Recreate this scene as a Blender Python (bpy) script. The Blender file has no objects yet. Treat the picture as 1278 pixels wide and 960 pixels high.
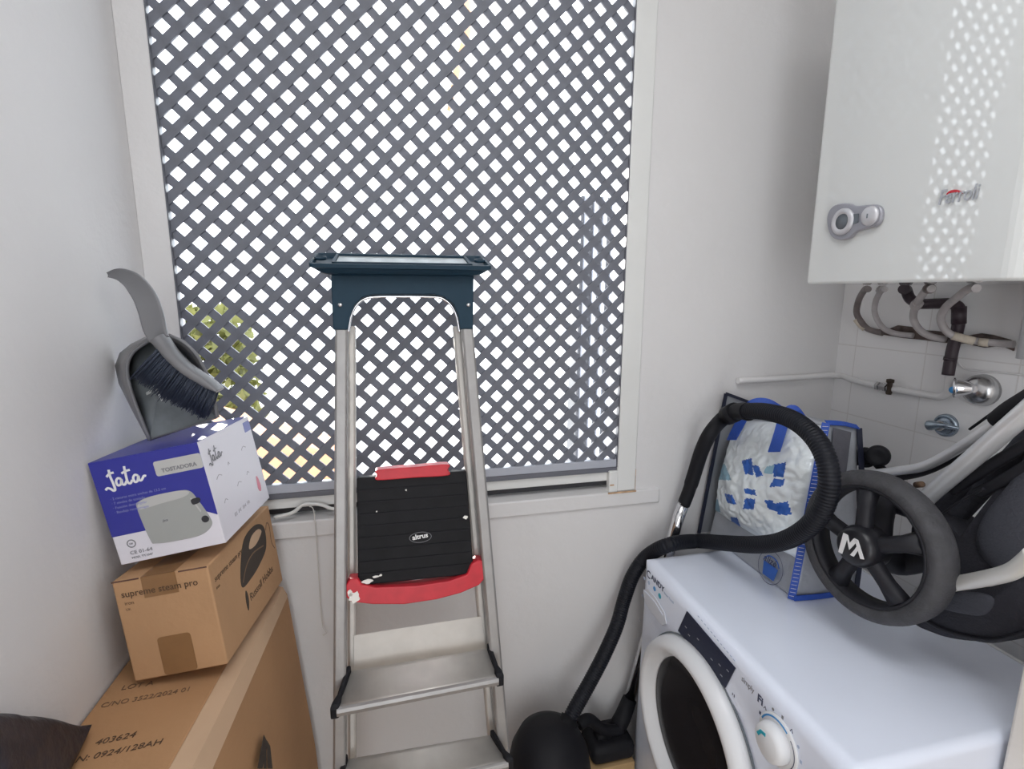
import bpy, bmesh, math, random
from mathutils import Vector, Matrix, noise
V = Vector
PI = math.pi
random.seed(7)
sc = bpy.context.scene
COL = sc.collection

# ------------------------------------------------------------------ camera
FPX, YAW, PITCH, ROLL = 640.0, 13.4, 10.2, 0.2
CAMPOS = V((0, 0, 1.548))
_y, _p, _r = (math.radians(a) for a in (YAW, PITCH, ROLL))
CF = V((math.sin(_y) * math.cos(_p), math.cos(_y) * math.cos(_p), -math.sin(_p)))
_rt = V((math.cos(_y), -math.sin(_y), 0)); _up = _rt.cross(CF)
CR = _rt * math.cos(_r) + _up * math.sin(_r)
CU = -_rt * math.sin(_r) + _up * math.cos(_r)
cam = bpy.data.cameras.new('camera'); camo = bpy.data.objects.new('camera', cam); COL.objects.link(camo)
cam.sensor_width = 36; cam.lens = FPX / 1278 * 36; cam.clip_start = 0.02
camo.matrix_world = Matrix(((CR.x, CU.x, -CF.x, CAMPOS.x), (CR.y, CU.y, -CF.y, CAMPOS.y), (CR.z, CU.z, -CF.z, CAMPOS.z), (0, 0, 0, 1)))
sc.camera = camo

def ray(px, py): return CF * FPX + CR * (px - 639) + CU * (480 - py)
def at(px, py, axis, val):
    """the place in the room that a sight line meets on the plane axis = val"""
    d = ray(px, py); i = 'xyz'.index(axis)
    return CAMPOS + d * ((val - CAMPOS[i]) / d[i])
def atp(px, py, o, n):
    d = ray(px, py); return CAMPOS + d * ((V(o) - CAMPOS).dot(n) / d.dot(n))

# ------------------------------------------------------------------ materials
def mat(name, col, rough=.5, metal=0, bump=0, bscale=60, var=0, vscale=8, spec=.5, trans=0, coat=0):
    m = bpy.data.materials.new(name); m.use_nodes = True
    nt = m.node_tree; b = nt.nodes['Principled BSDF']
    b.inputs['Base Color'].default_value = (*col, 1); b.inputs['Roughness'].default_value = rough
    b.inputs['Metallic'].default_value = metal; b.inputs['Specular IOR Level'].default_value = spec
    b.inputs['Coat Weight'].default_value = coat
    tc = nt.nodes.new('ShaderNodeTexCoord')
    if var:
        n = nt.nodes.new('ShaderNodeTexNoise'); n.inputs['Scale'].default_value = vscale; n.inputs['Detail'].default_value = 5
        nt.links.new(tc.outputs['Object'], n.inputs['Vector'])
        r = nt.nodes.new('ShaderNodeValToRGB')
        r.color_ramp.elements[0].position = .3; r.color_ramp.elements[1].position = .7
        r.color_ramp.elements[0].color = (*[c * (1 - var) for c in col], 1)
        r.color_ramp.elements[1].color = (*[min(1, c * (1 + var)) for c in col], 1)
        nt.links.new(n.outputs['Fac'], r.inputs['Fac']); nt.links.new(r.outputs['Color'], b.inputs['Base Color'])
    if bump:
        n = nt.nodes.new('ShaderNodeTexNoise'); n.inputs['Scale'].default_value = bscale; n.inputs['Detail'].default_value = 4
        nt.links.new(tc.outputs['Object'], n.inputs['Vector'])
        bp = nt.nodes.new('ShaderNodeBump'); bp.inputs['Strength'].default_value = bump; bp.inputs['Distance'].default_value = .01
        nt.links.new(n.outputs['Fac'], bp.inputs['Height']); nt.links.new(bp.outputs['Normal'], b.inputs['Normal'])
    if trans:
        t = nt.nodes.new('ShaderNodeBsdfTranslucent'); t.inputs['Color'].default_value = (*col, 1)
        mx = nt.nodes.new('ShaderNodeMixShader'); mx.inputs[0].default_value = trans
        out = nt.nodes['Material Output']
        nt.links.new(b.outputs[0], mx.inputs[1]); nt.links.new(t.outputs[0], mx.inputs[2]); nt.links.new(mx.outputs[0], out.inputs[0])
    return m

M = {}
M['wall'] = mat('plaster', (.715, .705, .705), .85, bump=.12, bscale=45, var=.02, vscale=3)
M['ceiling'] = mat('ceiling_paint', (.85, .85, .84), .9)
M['floor'] = mat('floor_tile', (.56, .47, .37), .5, var=.08)
M['frame'] = mat('white_aluminium', (.74, .745, .73), .35, var=.02)
M['sill'] = mat('sill_paint', (.80, .78, .74), .5, bump=.1, var=.04, vscale=12)
M['stain'] = mat('rust_stain', (.50, .33, .20), .8, var=.3, vscale=60)
M['darkgap'] = mat('recess_shade', (.03, .03, .035), .6)
M['greyrail'] = mat('grey_rail', (.13, .135, .16), .4)
M['palerail'] = mat('pale_grey_rail', (.42, .44, .50), .4)
M['lattice'] = mat('lattice_plastic', (.225, .235, .272), .5, bump=.1, trans=.32)
M['alu'] = mat('brushed_aluminium', (.36, .35, .345), .4, metal=.6, bump=.05, bscale=200, var=.06, vscale=30)
M['alu_dull'] = mat('dull_aluminium', (.60, .575, .54), .5, metal=.55, var=.06, vscale=25)
M['chrome'] = mat('chrome', (.78, .78, .80), .12, metal=1)
M['chrome_worn'] = mat('worn_chrome', (.56, .56, .57), .24, metal=1, bump=.05, var=.1, vscale=60)
M['valve_grey'] = mat('bluish_chrome', (.42, .50, .58), .25, metal=.9, var=.15, vscale=70)
M['teal'] = mat('dark_teal_plastic', (.012, .036, .060), .5, bump=.04, spec=.25)
M['tray_in'] = mat('tray_insert', (.50, .54, .55), .4, metal=.3, var=.1, vscale=40)
M['black'] = mat('black_plastic', (.010, .010, .012), .55, bump=.03, var=.2, vscale=30, spec=.2)
M['blackmatt'] = mat('matt_black_plastic', (.009, .009, .012), .6, spec=.25)
M['hose'] = mat('hose_plastic', (.006, .007, .012), .5, spec=.28)
M['red'] = mat('red_plastic', (.55, .02, .035), .4, var=.1, vscale=40)
M['paint'] = mat('white_paint_splash', (.82, .80, .76), .6)
M['card'] = mat('cardboard', (.44, .245, .118), .85, bump=.1, bscale=90, var=.06, vscale=6)
M['card2'] = mat('cardboard_pale', (.48, .28, .145), .85, bump=.1, bscale=90, var=.06, vscale=6)
M['card_edge'] = mat('cardboard_edge', (.56, .38, .245), .85, var=.04)  # paler tone: the carton's lit edge painted in, also the printed handle gap
M['cardtan'] = mat('cardboard_tan', (.47, .31, .15), .85, var=.06, vscale=10)
M['tape'] = mat('brown_tape', (.27, .145, .065), .3, var=.08, vscale=20)
M['ink'] = mat('brown_ink', (.10, .058, .034), .8)
M['ink_dark'] = mat('dark_ink', (.05, .036, .027), .8)
M['ink_mid'] = mat('mid_brown_ink', (.18, .105, .06), .8)
M['slit'] = mat('flap_slit', (.12, .06, .045), .9)
M['boxblue'] = mat('printed_blue', (.034, .037, .30), .35, var=.04)
M['boxwhite'] = mat('printed_white', (.74, .72, .78), .4)
M['boxgrey'] = mat('printed_pale_grey', (.36, .37, .36), .4)
M['boxgrey2'] = mat('printed_light_grey', (.50, .50, .49), .4)
M['boxdark'] = mat('printed_dark', (.03, .03, .035), .5)
M['boxtext'] = mat('printed_grey_text', (.22, .22, .24), .5)
M['boxfaint'] = mat('printed_faint_text', (.45, .42, .46), .5)
M['boxpink'] = mat('printed_pink', (.75, .25, .33), .5)
M['boxwhitetext'] = mat('printed_white_text', (.82, .82, .82), .5)
M['boxpaletext'] = mat('printed_pale_blue_text', (.22, .24, .52), .5)
M['pan'] = mat('grey_dustpan_plastic', (.20, .195, .20), .45, bump=.03, var=.04)
M['brush'] = mat('grey_brush_plastic', (.17, .17, .18), .4, var=.04)
M['bristle'] = mat('dark_bristles', (.030, .040, .065), .6)
M['debris'] = mat('paper_scrap', (.52, .54, .52), .7)
M['panfloor'] = mat('dusty_pan_floor', (.17, .19, .20), .5, var=.15, vscale=40)
M['enamel'] = mat('white_enamel', (.80, .85, .97), .28, coat=.3, var=.01)
M['whiteplastic'] = mat('white_plastic', (.76, .77, .79), .32)
M['drawer'] = mat('drawer_plastic', (.66, .68, .74), .35)
M['glassdark'] = mat('dark_door_glass', (.020, .018, .020), .22, spec=.10)
M['display'] = mat('display_glass', (.010, .014, .04), .4, spec=.25)
M['mark_navy'] = mat('navy_print', (.05, .06, .12), .5)
M['mark_blue'] = mat('blue_print', (.05, .28, .62), .5)
M['mark_teal'] = mat('teal_print', (.02, .36, .46), .5)
M['mark_pale'] = mat('pale_print', (.42, .50, .66), .5)
M['boiler'] = mat('boiler_enamel', (.70, .715, .705), .02)
M['boilergrey'] = mat('silver_grey_plastic', (.36, .36, .40), .35, metal=.35)
M['boilergrey2'] = mat('light_grey_plastic', (.58, .58, .61), .35, metal=.3)
M['boilerdark'] = mat('slate_plastic', (.13, .15, .17), .25)
M['logo_silver'] = mat('silver_logo', (.52, .53, .56), .3, metal=.5)
M['copper'] = mat('painted_pipe', (.17, .14, .135), .5, var=.2, vscale=40)
M['copper2'] = mat('grey_painted_pipe', (.44, .41, .41), .5, var=.12, vscale=40)
M['brownpipe'] = mat('dark_brown_pipe', (.038, .024, .032), .45, var=.2, vscale=30)
M['whitepipe'] = mat('white_painted_pipe', (.76, .75, .75), .45, var=.03)
M['masking'] = mat('masking_tape', (.60, .53, .44), .7, var=.1, vscale=80)
M['mortar'] = mat('rough_mortar', (.13, .10, .09), .95, bump=.6, bscale=90, var=.45, vscale=50)
M['bagside'] = mat('bag_side_foil', (.44, .46, .50), .42, metal=.25, bump=.3, bscale=40, var=.08, vscale=18)
M['bagback'] = mat('bag_inner_grey', (.30, .31, .33), .5, metal=.3, bump=.1)
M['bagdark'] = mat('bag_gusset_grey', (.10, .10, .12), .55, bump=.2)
M['bagblue'] = mat('blue_webbing', (.025, .085, .44), .55, bump=.2, bscale=250)
M['bagnavy'] = mat('navy_piping', (.012, .015, .035), .6)
M['foil'] = mat('crumpled_foil_fabric', (.84, .90, .95), .28, metal=.18, bump=.35, bscale=35, var=.09, vscale=22)
M['foilblue'] = mat('foil_blue_print', (.035, .13, .50), .32, metal=.15)
M['foilpale'] = mat('foil_pale_blue_print', (.30, .50, .62), .32, metal=.25)
M['tyre'] = mat('grey_rubber', (.050, .050, .056), .65, bump=.22, bscale=180, var=.2, vscale=50)
M['rim'] = mat('wheel_plastic', (.018, .018, .023), .5, spec=.3)
M['hub'] = mat('hub_cap_plastic', (.012, .012, .016), .35)
M['silver_tube'] = mat('silver_frame', (.72, .73, .75), .30, metal=.45)
M['pale_tube'] = mat('champagne_tube', (.70, .69, .66), .38, metal=.45)
M['fabric'] = mat('charcoal_fabric', (.020, .020, .028), .85, bump=.3, bscale=220, var=.15, vscale=10)
M['fabric2'] = mat('slate_fabric', (.050, .052, .066), .85, bump=.3, bscale=220)
M['cord'] = mat('white_cord', (.62, .60, .57), .7)
M['bagplastic'] = mat('dark_shiny_plastic', (.028, .027, .036), .38, bump=.5, bscale=25, var=.3, vscale=12)
M['jamb'] = mat('beige_wall', (.74, .70, .66), .8, bump=.1, var=.03)
M['leaf'] = mat('leaf_green', (.15, .155, .045), .6, var=.3, vscale=9, trans=.3)
M['terracotta'] = mat('terracotta', (.62, .30, .17), .8, var=.2, vscale=10)
M['trunk'] = mat('orange_bark', (.52, .27, .15), .8, var=.2, vscale=20)
M['concrete'] = mat('pale_concrete', (.72, .71, .68), .85, var=.05)
M['post'] = mat('grey_metal_post', (.10, .105, .12), .5)

# white tiles of the right-hand wall
def tile_mat():
    m = mat('painted_tile', (.86, .85, .85), .5, bump=0)
    nt = m.node_tree; b = nt.nodes['Principled BSDF']
    tc = nt.nodes.new('ShaderNodeTexCoord'); sx = nt.nodes.new('ShaderNodeSeparateXYZ'); cx = nt.nodes.new('ShaderNodeCombineXYZ')
    nt.links.new(tc.outputs['Object'], sx.inputs[0]); nt.links.new(sx.outputs['Y'], cx.inputs['X']); nt.links.new(sx.outputs['Z'], cx.inputs['Y'])
    br = nt.nodes.new('ShaderNodeTexBrick'); br.offset = 0; br.inputs['Scale'].default_value = 1
    br.inputs['Brick Width'].default_value = .2; br.inputs['Row Height'].default_value = .2; br.inputs['Mortar Size'].default_value = .0016
    br.inputs['Color1'].default_value = (.86, .85, .85, 1); br.inputs['Color2'].default_value = (.85, .84, .84, 1); br.inputs['Mortar'].default_value = (.74, .72, .71, 1)
    nt.links.new(cx.outputs[0], br.inputs['Vector']); nt.links.new(br.outputs['Color'], b.inputs['Base Color'])
    return m
M['tile'] = tile_mat()

# ------------------------------------------------------------------ builders
class MB:
    def __init__(s): s.bm = bmesh.new(); s.mi = 0
    def faces_from(s, verts, faces, smooth=False):
        vs = [s.bm.verts.new(v) for v in verts]; out = []
        for f in faces:
            try:
                fc = s.bm.faces.new([vs[i] for i in f]); fc.smooth = smooth; fc.material_index = s.mi; out.append(fc)
            except ValueError: pass
        return vs, out
    def hexa(s, c, bevel=0, seg=2):
        """eight corners: bottom ring of four, top ring of four"""
        vs, fs = s.faces_from([V(p) for p in c], [(3, 2, 1, 0), (4, 5, 6, 7), (0, 1, 5, 4), (1, 2, 6, 5), (2, 3, 7, 6), (3, 0, 4, 7)])
        if bevel:
            es = {e for f in fs for e in f.edges}
            r = bmesh.ops.bevel(s.bm, geom=list(es), offset=bevel, segments=seg, affect='EDGES', profile=.5, clamp_overlap=True)
            for f in r['faces']: f.smooth = True; f.material_index = s.mi
        return s
    def box(s, a, b, bevel=0, seg=2):
        x0, y0, z0 = a; x1, y1, z1 = b
        return s.hexa([(x0, y0, z0), (x1, y0, z0), (x1, y1, z0), (x0, y1, z0), (x0, y0, z1), (x1, y0, z1), (x1, y1, z1), (x0, y1, z1)], bevel, seg)
    def rings(s, rings, closed=True, cap0=True, cap1=True, smooth=True, loop=False):
        R = [[s.bm.verts.new(p) for p in r] for r in rings]; n = len(R[0])
        pairs = list(zip(R[:-1], R[1:])) + ([(R[-1], R[0])] if loop else [])
        for a, b in pairs:
            for i in range(n if closed else n - 1):
                j = (i + 1) % n
                try:
                    f = s.bm.faces.new((a[i], a[j], b[j], b[i])); f.smooth = smooth; f.material_index = s.mi
                except ValueError: pass
        if not loop and closed:
            for flag, r in ((cap0, R[0][::-1]), (cap1, R[-1])):
                if flag and n > 2:
                    try: f = s.bm.faces.new(r); f.material_index = s.mi
                    except ValueError: pass
        return s
    def tube(s, pts, r, n=12, loop=False, cap=True, flat=1.0, ref=None):
        pts = [V(p) for p in pts]; m = len(pts); rr = r if isinstance(r, (list, tuple)) else [r] * m
        tang = []
        for i in range(m):
            a = pts[(i - 1) % m] if (loop or i > 0) else pts[i]; b = pts[(i + 1) % m] if (loop or i < m - 1) else pts[i]
            t = b - a; tang.append(t.normalized() if t.length > 1e-9 else V((0, 0, 1)))
        nrm = V(ref) if ref is not None else tang[0].orthogonal()
        out = []
        for i in range(m):
            t = tang[i]
            if ref is not None and i == 0 or ref is None or True:
                base = V(ref) if ref is not None else nrm
                nn = base - t * base.dot(t)
                if nn.length < 1e-6: nn = t.orthogonal()
                nrm = nn.normalized()
            bn = t.cross(nrm)
            out.append([pts[i] + (nrm * math.cos(2 * PI * k / n) * flat + bn * math.sin(2 * PI * k / n)) * rr[i] for k in range(n)])
        return s.rings(out, loop=loop, cap0=cap, cap1=cap)
    def lathe(s, prof, o, ax, n=32, ref=None, smooth=True, a0=0, a1=2 * PI, caps=True):
        """profile of (radius, height along the axis)"""
        ax = V(ax).normalized(); u = (V(ref) - ax * V(ref).dot(ax)).normalized() if ref is not None else ax.orthogonal().normalized(); w = ax.cross(u); o = V(o)
        full = abs(a1 - a0 - 2 * PI) < 1e-6
        cnt = n if full else n + 1
        rs = [[o + ax * h + (u * math.cos(a0 + (a1 - a0) * k / n) + w * math.sin(a0 + (a1 - a0) * k / n)) * max(r, 1e-5) for k in range(cnt)] for r, h in prof]
        caps = caps and prof[0] != prof[-1]
        return s.rings(rs, closed=full, smooth=smooth, cap0=caps, cap1=caps)
    def prism(s, poly, frame, d0, d1, smooth=False):
        """2-D outline in a frame (4x4: x, y, outward, origin) thickened from d0 to d1"""
        a = [frame @ V((x, y, d0)) for x, y in poly]; b = [frame @ V((x, y, d1)) for x, y in poly]
        return s.rings([a, b], smooth=smooth)
    def loftq(s, grid, smooth=True, two=0):
        R = [[s.bm.verts.new(p) for p in r] for r in grid]
        for a, b in zip(R[:-1], R[1:]):
            for i in range(len(a) - 1):
                f = s.bm.faces.new((a[i], a[i + 1], b[i + 1], b[i])); f.smooth = smooth; f.material_index = s.mi
        return s
    def build(s, name, m, parent=None, solid=0, subsurf=0, bevel=0, recalc=True):
        if recalc: bmesh.ops.recalc_face_normals(s.bm, faces=s.bm.faces[:])
        me = bpy.data.meshes.new(name); s.bm.to_mesh(me); s.bm.free()
        for k in (m if isinstance(m, (list, tuple)) else [m]): me.materials.append(M[k])
        o = bpy.data.objects.new(name, me); COL.objects.link(o)
        if solid:
            md = o.modifiers.new('solid', 'SOLIDIFY'); md.thickness = solid; md.offset = 0
        if bevel:
            md = o.modifiers.new('bevel', 'BEVEL'); md.width = bevel; md.segments = 3; md.limit_method = 'ANGLE'; md.angle_limit = .6
        if subsurf:
            md = o.modifiers.new('sub', 'SUBSURF'); md.levels = subsurf; md.render_levels = subsurf
        if parent is not None: attach(o, parent)
        return o

WORLD = {}
def attach(o, parent):
    o.parent = parent; o.matrix_parent_inverse = WORLD.get(parent.name, Matrix.Identity(4)).inverted()
def thing(name, label, cat, loc, group=None):
    o = bpy.data.objects.new(name, None); COL.objects.link(o); o.location = loc; o.empty_display_size = .05
    WORLD[o.name] = Matrix.Translation(V(loc)); tag(o, label, cat, group); return o
def tag(o, label=None, cat=None, group=None, kind=None):
    if label: o['label'] = label
    if cat: o['category'] = cat
    if group: o['group'] = group
    if kind: o['kind'] = kind
    return o
def struct(o): o['kind'] = 'structure'; return o

def spline(pts, n=10, loop=False):
    pts = [V(p) for p in pts]; m = len(pts); out = []
    for i in range(m if loop else m - 1):
        g = lambda k: pts[k % m] if loop else pts[max(0, min(m - 1, k))]
        p0, p1, p2, p3 = g(i - 1), g(i), g(i + 1), g(i + 2)
        for k in range(n):
            t = k / n
            out.append(.5 * ((2 * p1) + (p2 - p0) * t + (2 * p0 - 5 * p1 + 4 * p2 - p3) * t * t + (3 * p1 - p0 - 3 * p2 + p3) * t ** 3))
    if not loop: out.append(pts[-1])
    return out
def spl2(pts, n=8, loop=False): return [(p.x, p.y) for p in spline([(a, b, 0) for a, b in pts], n, loop)]
def resample(pts, step):
    out = [pts[0]]; acc = 0
    for a, b in zip(pts[:-1], pts[1:]):
        L = (b - a).length
        if L < 1e-9: continue
        d = step - acc
        while d <= L:
            out.append(a.lerp(b, d / L)); d += step
        acc = (acc + L) % step if L >= step - acc else acc + L
    return out
def frame(o, x, yhint):
    """a frame on a face: x along, y about up the face, third column outward"""
    x = V(x).normalized(); y = (V(yhint) - x * V(yhint).dot(x)).normalized(); n = x.cross(y)
    return Matrix(((x.x, y.x, n.x, o[0]), (x.y, y.y, n.y, o[1]), (x.z, y.z, n.z, o[2]), (0, 0, 0, 1)))
def rrect(x0, y0, x1, y1, r, n=5):
    P = []
    for cx, cy, a in ((x1 - r, y1 - r, 0), (x0 + r, y1 - r, 90), (x0 + r, y0 + r, 180), (x1 - r, y0 + r, 270)):
        for k in range(n + 1):
            t = math.radians(a + 90 * k / n); P.append((cx + r * math.cos(t), cy + r * math.sin(t)))
    return P
def circ(cx, cy, r, n=28, ry=None): return [(cx + r * math.cos(2 * PI * k / n), cy + (ry or r) * math.sin(2 * PI * k / n)) for k in range(n)]
def ribbon(mb, pts, w, fr, d0=.0002, d1=.0007):
    """a pen stroke laid on a face"""
    P = [V((a, b)) for a, b in pts]; L, R = [], []
    for i, p in enumerate(P):
        t = (P[min(i + 1, len(P) - 1)] - P[max(i - 1, 0)])
        t = t.normalized() if t.length > 1e-9 else V((1, 0)); nn = V((-t.y, t.x))
        ww = w[i] if isinstance(w, list) else w
        L.append(p + nn * ww / 2); R.append(p - nn * ww / 2)
    for i in range(len(P) - 1):
        mb.prism([tuple(L[i]), tuple(R[i]), tuple(R[i + 1]), tuple(L[i + 1])], fr, d0, d1)
    return mb
def text(name, s, size, fr, m, parent, d=.0004, align='LEFT', shear=0, sx=1.0, bold=0):
    c = bpy.data.curves.new(name, 'FONT'); c.body = s; c.size = size; c.extrude = d / 2; c.align_x = align; c.shear = shear; c.offset = bold
    c.resolution_u = 3
    t = bpy.data.objects.new(name, c); COL.objects.link(t)
    bpy.context.view_layer.update()
    me = bpy.data.meshes.new_from_object(t.evaluated_get(bpy.context.evaluated_depsgraph_get()))
    bpy.data.objects.remove(t); me.name = name
    me.transform(fr @ Matrix.Translation((0, 0, d / 2 + .0002)) @ Matrix.Diagonal((sx, 1, 1, 1)))
    me.materials.clear(); me.materials.append(M[m])
    o = bpy.data.objects.new(name, me); COL.objects.link(o); attach(o, parent); return o

# ------------------------------------------------------------------ the room
XL, XR, YW, YB, ZC = -.50, 1.30, 1.26, -1.3, 2.7
struct(MB().box((XL - .1, YB - .1, -.1), (XR + .1, YW + .14, 0)).build('floor', 'floor'))
struct(MB().box((XL - .1, YB - .1, ZC), (XR + .1, YW + .14, ZC + .1)).build('ceiling', 'ceiling'))
struct(MB().box((XL - .1, YB - .1, 0), (XL, YW + .14, ZC)).build('wall_left', 'wall'))
wr = struct(MB().box((XR, YB - .1, 0), (XR + .1, YW + .14, ZC)).build('wall_right', 'tile'))
struct(MB().box((XL, YB - .1, 0), (XR, YB, ZC)).build('wall_rear', 'wall'))
WX1, WZ0, WZ1 = .655, .955, 2.58            # the opening: from the left wall to WX1
w = MB()
w.box((XL, YW, 0), (XR, YW + .14, WZ0)).box((WX1, YW, WZ0), (XR, YW + .14, ZC)).box((XL, YW, WZ1), (WX1, YW + .14, ZC))
struct(w.build('wall_window', 'wall'))
JX = at(1262, 895, 'y', .50).x
struct(MB().box((JX, .25, 0), (1.30, .50, 1.06), .006).build('wall_corner', 'jamb'))

# window: white aluminium frame, sash rails at the bottom, sill
wf = MB()
zt = 2.58
wf.box((.601, YW - .006, 1.0), (.657, YW + .075, zt), .003)                       # right jamb
wf.box((XL, YW + .003, zt - .05), (.657, YW + .075, zt), .003)
win = struct(wf.build('window_1', 'frame'))
def part_struct(o): return o
MB().box((XL, YW + .006, 1.029), (.601, YW + .07, 1.057), .003).build('frame', 'frame', win)
MB().box((.575, YW - .010, 1.0), (.602, YW + .01, 1.062), .003).build('corner_block', 'frame', win)
MB().box((.578, YW - .0108, 1.02), (.590, YW - .0099, 1.024)).build('drain_slot', 'stain', win)
MB().box((XL, YW - .002, 1.057), (.601, YW + .05, 1.0715), .002).build('rail', 'greyrail', win)
MB().box((XL, YW + .02, 1.012), (.601, YW + .06, 1.029)).build('shaded_recess', 'darkgap', win)  # near-black strip painting the shade of the recess above the sill
MB().box((.5985, YW - .0035, 1.0715), (.6012, YW + .012, zt - .05)).build('jamb_seal', 'greyrail', win)
MB().box((XL, YW - .006, 1.0), (-.443, YW + .03, zt - .05), .002).build('left_stile', 'wall', win)
MB().box((-.4432, YW - .0065, 1.0715), (-.4410, YW + .012, zt - .05)).build('stile_seal', 'greyrail', win)
s = MB(); s.hexa([(XL, YW - .007, WZ0), (.735, YW - .007, WZ0), (.735, YW + .1, WZ0), (XL, YW + .1, WZ0),
                  (XL, YW - .007, .998), (.735, YW - .007, .998), (.735, YW + .1, 1.013), (XL, YW + .1, 1.013)], .004)
s.build('sill', 'wall', win)
MB().box((.575, YW - .0085, .9945), (.66, YW - .0055, .9995), .001).build('rust_streak', 'stain', win)
MB().box((.655, YW - .0025, 1.0), (.6595, YW + .001, 1.06), .0008).build('rust_streak', 'stain', win)

# diagonal lattice screen outside the opening
LAT_Y = YW + .001
lt = thing('lattice_screen', 'dark grey diagonal lattice screen covering the whole window', 'lattice', (.05, LAT_Y, 1.085))
LX0, LX1, LZ0, LZ1 = -.441, .5985, 1.085, zt - .05
PX, PZ = .05655, .0559; SW = .0180            # pitch along x and z, strip width
PH = {-1: .103, 1: .110}
def clip_poly(poly, x0, x1, z0, z1):
    for i, v, sgn in ((0, x0, 1), (0, x1, -1), (1, z0, 1), (1, z1, -1)):
        out = []
        for k in range(len(poly)):
            a, c = poly[k], poly[(k + 1) % len(poly)]
            da, dc = (a[i] - v) * sgn, (c[i] - v) * sgn
            if da >= 0: out.append(a)
            if da * dc < 0:
                t = da / (da - dc); out.append((a[0] + (c[0] - a[0]) * t, a[1] + (c[1] - a[1]) * t))
        poly = out
        if len(poly) < 3: return None
    return poly
def lattice_mesh(sign, y0, y1):
    mb = MB(); fr = frame((0, 0, 0), (1, 0, 0), (0, 0, 1))
    hw = SW / 2 * math.sqrt(2)
    for k in range(-60, 90):
        c = (k + PH[sign]) * PX; sl = sign * PX / PZ
        P = [(c - hw + sl * LZ0, LZ0), (c + hw + sl * LZ0, LZ0), (c + hw + sl * LZ1, LZ1), (c - hw + sl * LZ1, LZ1)]
        P = clip_poly(P, LX0, LX1, LZ0, LZ1)
        if P: mb.prism(P, fr, -y0, -y1)
    return mb
lattice_mesh(1, LAT_Y, LAT_Y + .0055).build('slats', 'lattice', lt)
lattice_mesh(-1, LAT_Y + .0055, LAT_Y + .011).build('slats', 'lattice', lt)
MB().box((-.441, LAT_Y - .004, 1.0715), (.5985, LAT_Y + .013, 1.0935), .002).build('bottom_rail', 'palerail', lt)

# cord of the blind with its small hook rail below the window
cd = thing('blind_cord', 'thin pale cord hanging below the sill left of the ladder', 'cord', at(403, 790, 'y', YW - .02))
hk = [at(x, y, 'y', YW - .004) for x, y in ((342, 646), (365, 640), (378, 630), (392, 629), (404, 631), (414, 635), (424, 633), (432, 626))]
MB().tube(spline(hk, 6), .0045, 8).build('hook_bar', 'frame', cd)
MB().tube(spline([at(x, y, 'y', YW - .018) for x, y in ((386, 632), (392, 640), (396, 690), (399, 740), (402, 778), (405, 786), (408, 790), (403, 793))], 6), .0013, 6).build('string', 'cord', cd)

# ------------------------------------------------------------------ boxes on the left
def box_axes(org, rz, ry, rx):
    R = Matrix.Rotation(rz, 3, 'Z') @ Matrix.Rotation(ry, 3, 'Y') @ Matrix.Rotation(rx, 3, 'X')
    return V(org), R @ V((1, 0, 0)), R @ V((0, 1, 0)), R @ V((0, 0, 1))
rad = math.radians
# big carton against the left wall
BX1, BZ = -.272, .884
bc = thing('large_carton', 'tall brown cardboard carton on the floor along the left wall', 'box', (-.38, .85, 0))
m = MB()
ZF, ZN = .862, .897
prof_far = [(-.497, ZF), (-.30, ZF), (-.272, ZF - .012), (-.264, ZF - .034), (-.226, .40), (-.21, 0), (-.497, 0)]
prof_near = [(-.497, ZN), (-.348, ZN), (-.315, ZN - .005), (-.296, ZN - .034), (-.25, .40), (-.235, 0), (-.497, 0)]
YF, YN = 1.225, .40
rings = []
for k in range(9):
    t = k / 8; y = YN + (YF - YN) * t
    rings.append([V((a[0] + (c[0] - a[0]) * t, y + .002 * math.sin(9 * i), a[1] + (c[1] - a[1]) * t)) for i, (a, c) in enumerate(zip(prof_near, prof_far))])
m.rings(rings, smooth=False); m.build('body', 'card', bc, bevel=.006)
e = MB()          # paler strip over the top right corner, its lit look put into the colour
ring = []
for k in range(9):
    t = k / 8; y = YN + (YF - .012 - YN) * t
    lerp = lambda i: (prof_near[i][0] + (prof_far[i][0] - prof_near[i][0]) * t, prof_near[i][1] + (prof_far[i][1] - prof_near[i][1]) * t)
    a, b2, c2 = lerp(1), lerp(2), lerp(3)
    ring.append([V((a[0] + .004, y, a[1] + .0012)), V((b2[0] + .0015, y, b2[1] + .004)), V((c2[0] + .002, y, c2[1])), V((c2[0] + .0005, y, c2[1] - .004)), V((b2[0] - .004, y, b2[1] - .002)), V((a[0], y, a[1] - .003))])
e.rings(ring, smooth=False); e.build('lit_edge', 'card_edge', bc)
def top_frame(px, py, ang): 
    sl = (ZN - ZF) / (YF - YN); n_ = V((0, sl, 1)).normalized(); o = atp(px, py, (0, YN, ZN + .0004), n_)
    x = V((math.cos(ang), math.sin(ang), -math.sin(ang) * sl)); return frame(o, x, V((-math.sin(ang), math.cos(ang), -math.cos(ang) * sl)))
text('printed_number', '403624', .0165, top_frame(117, 931, .07), 'ink', bc, shear=.1, sx=1.05)
text('printed_number', 'N: 0924/128AH', .0160, top_frame(92, 953, .07), 'ink', bc, shear=.1, sx=1.05)
text('printed_number', 'C/NO 3522/2024 01', .0155, top_frame(124, 884, .06), 'ink_mid', bc, sx=1.0)
text('printed_number', 'LOT A', .017, top_frame(150, 862, .03), 'ink_mid', bc, sx=1.0)
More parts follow.
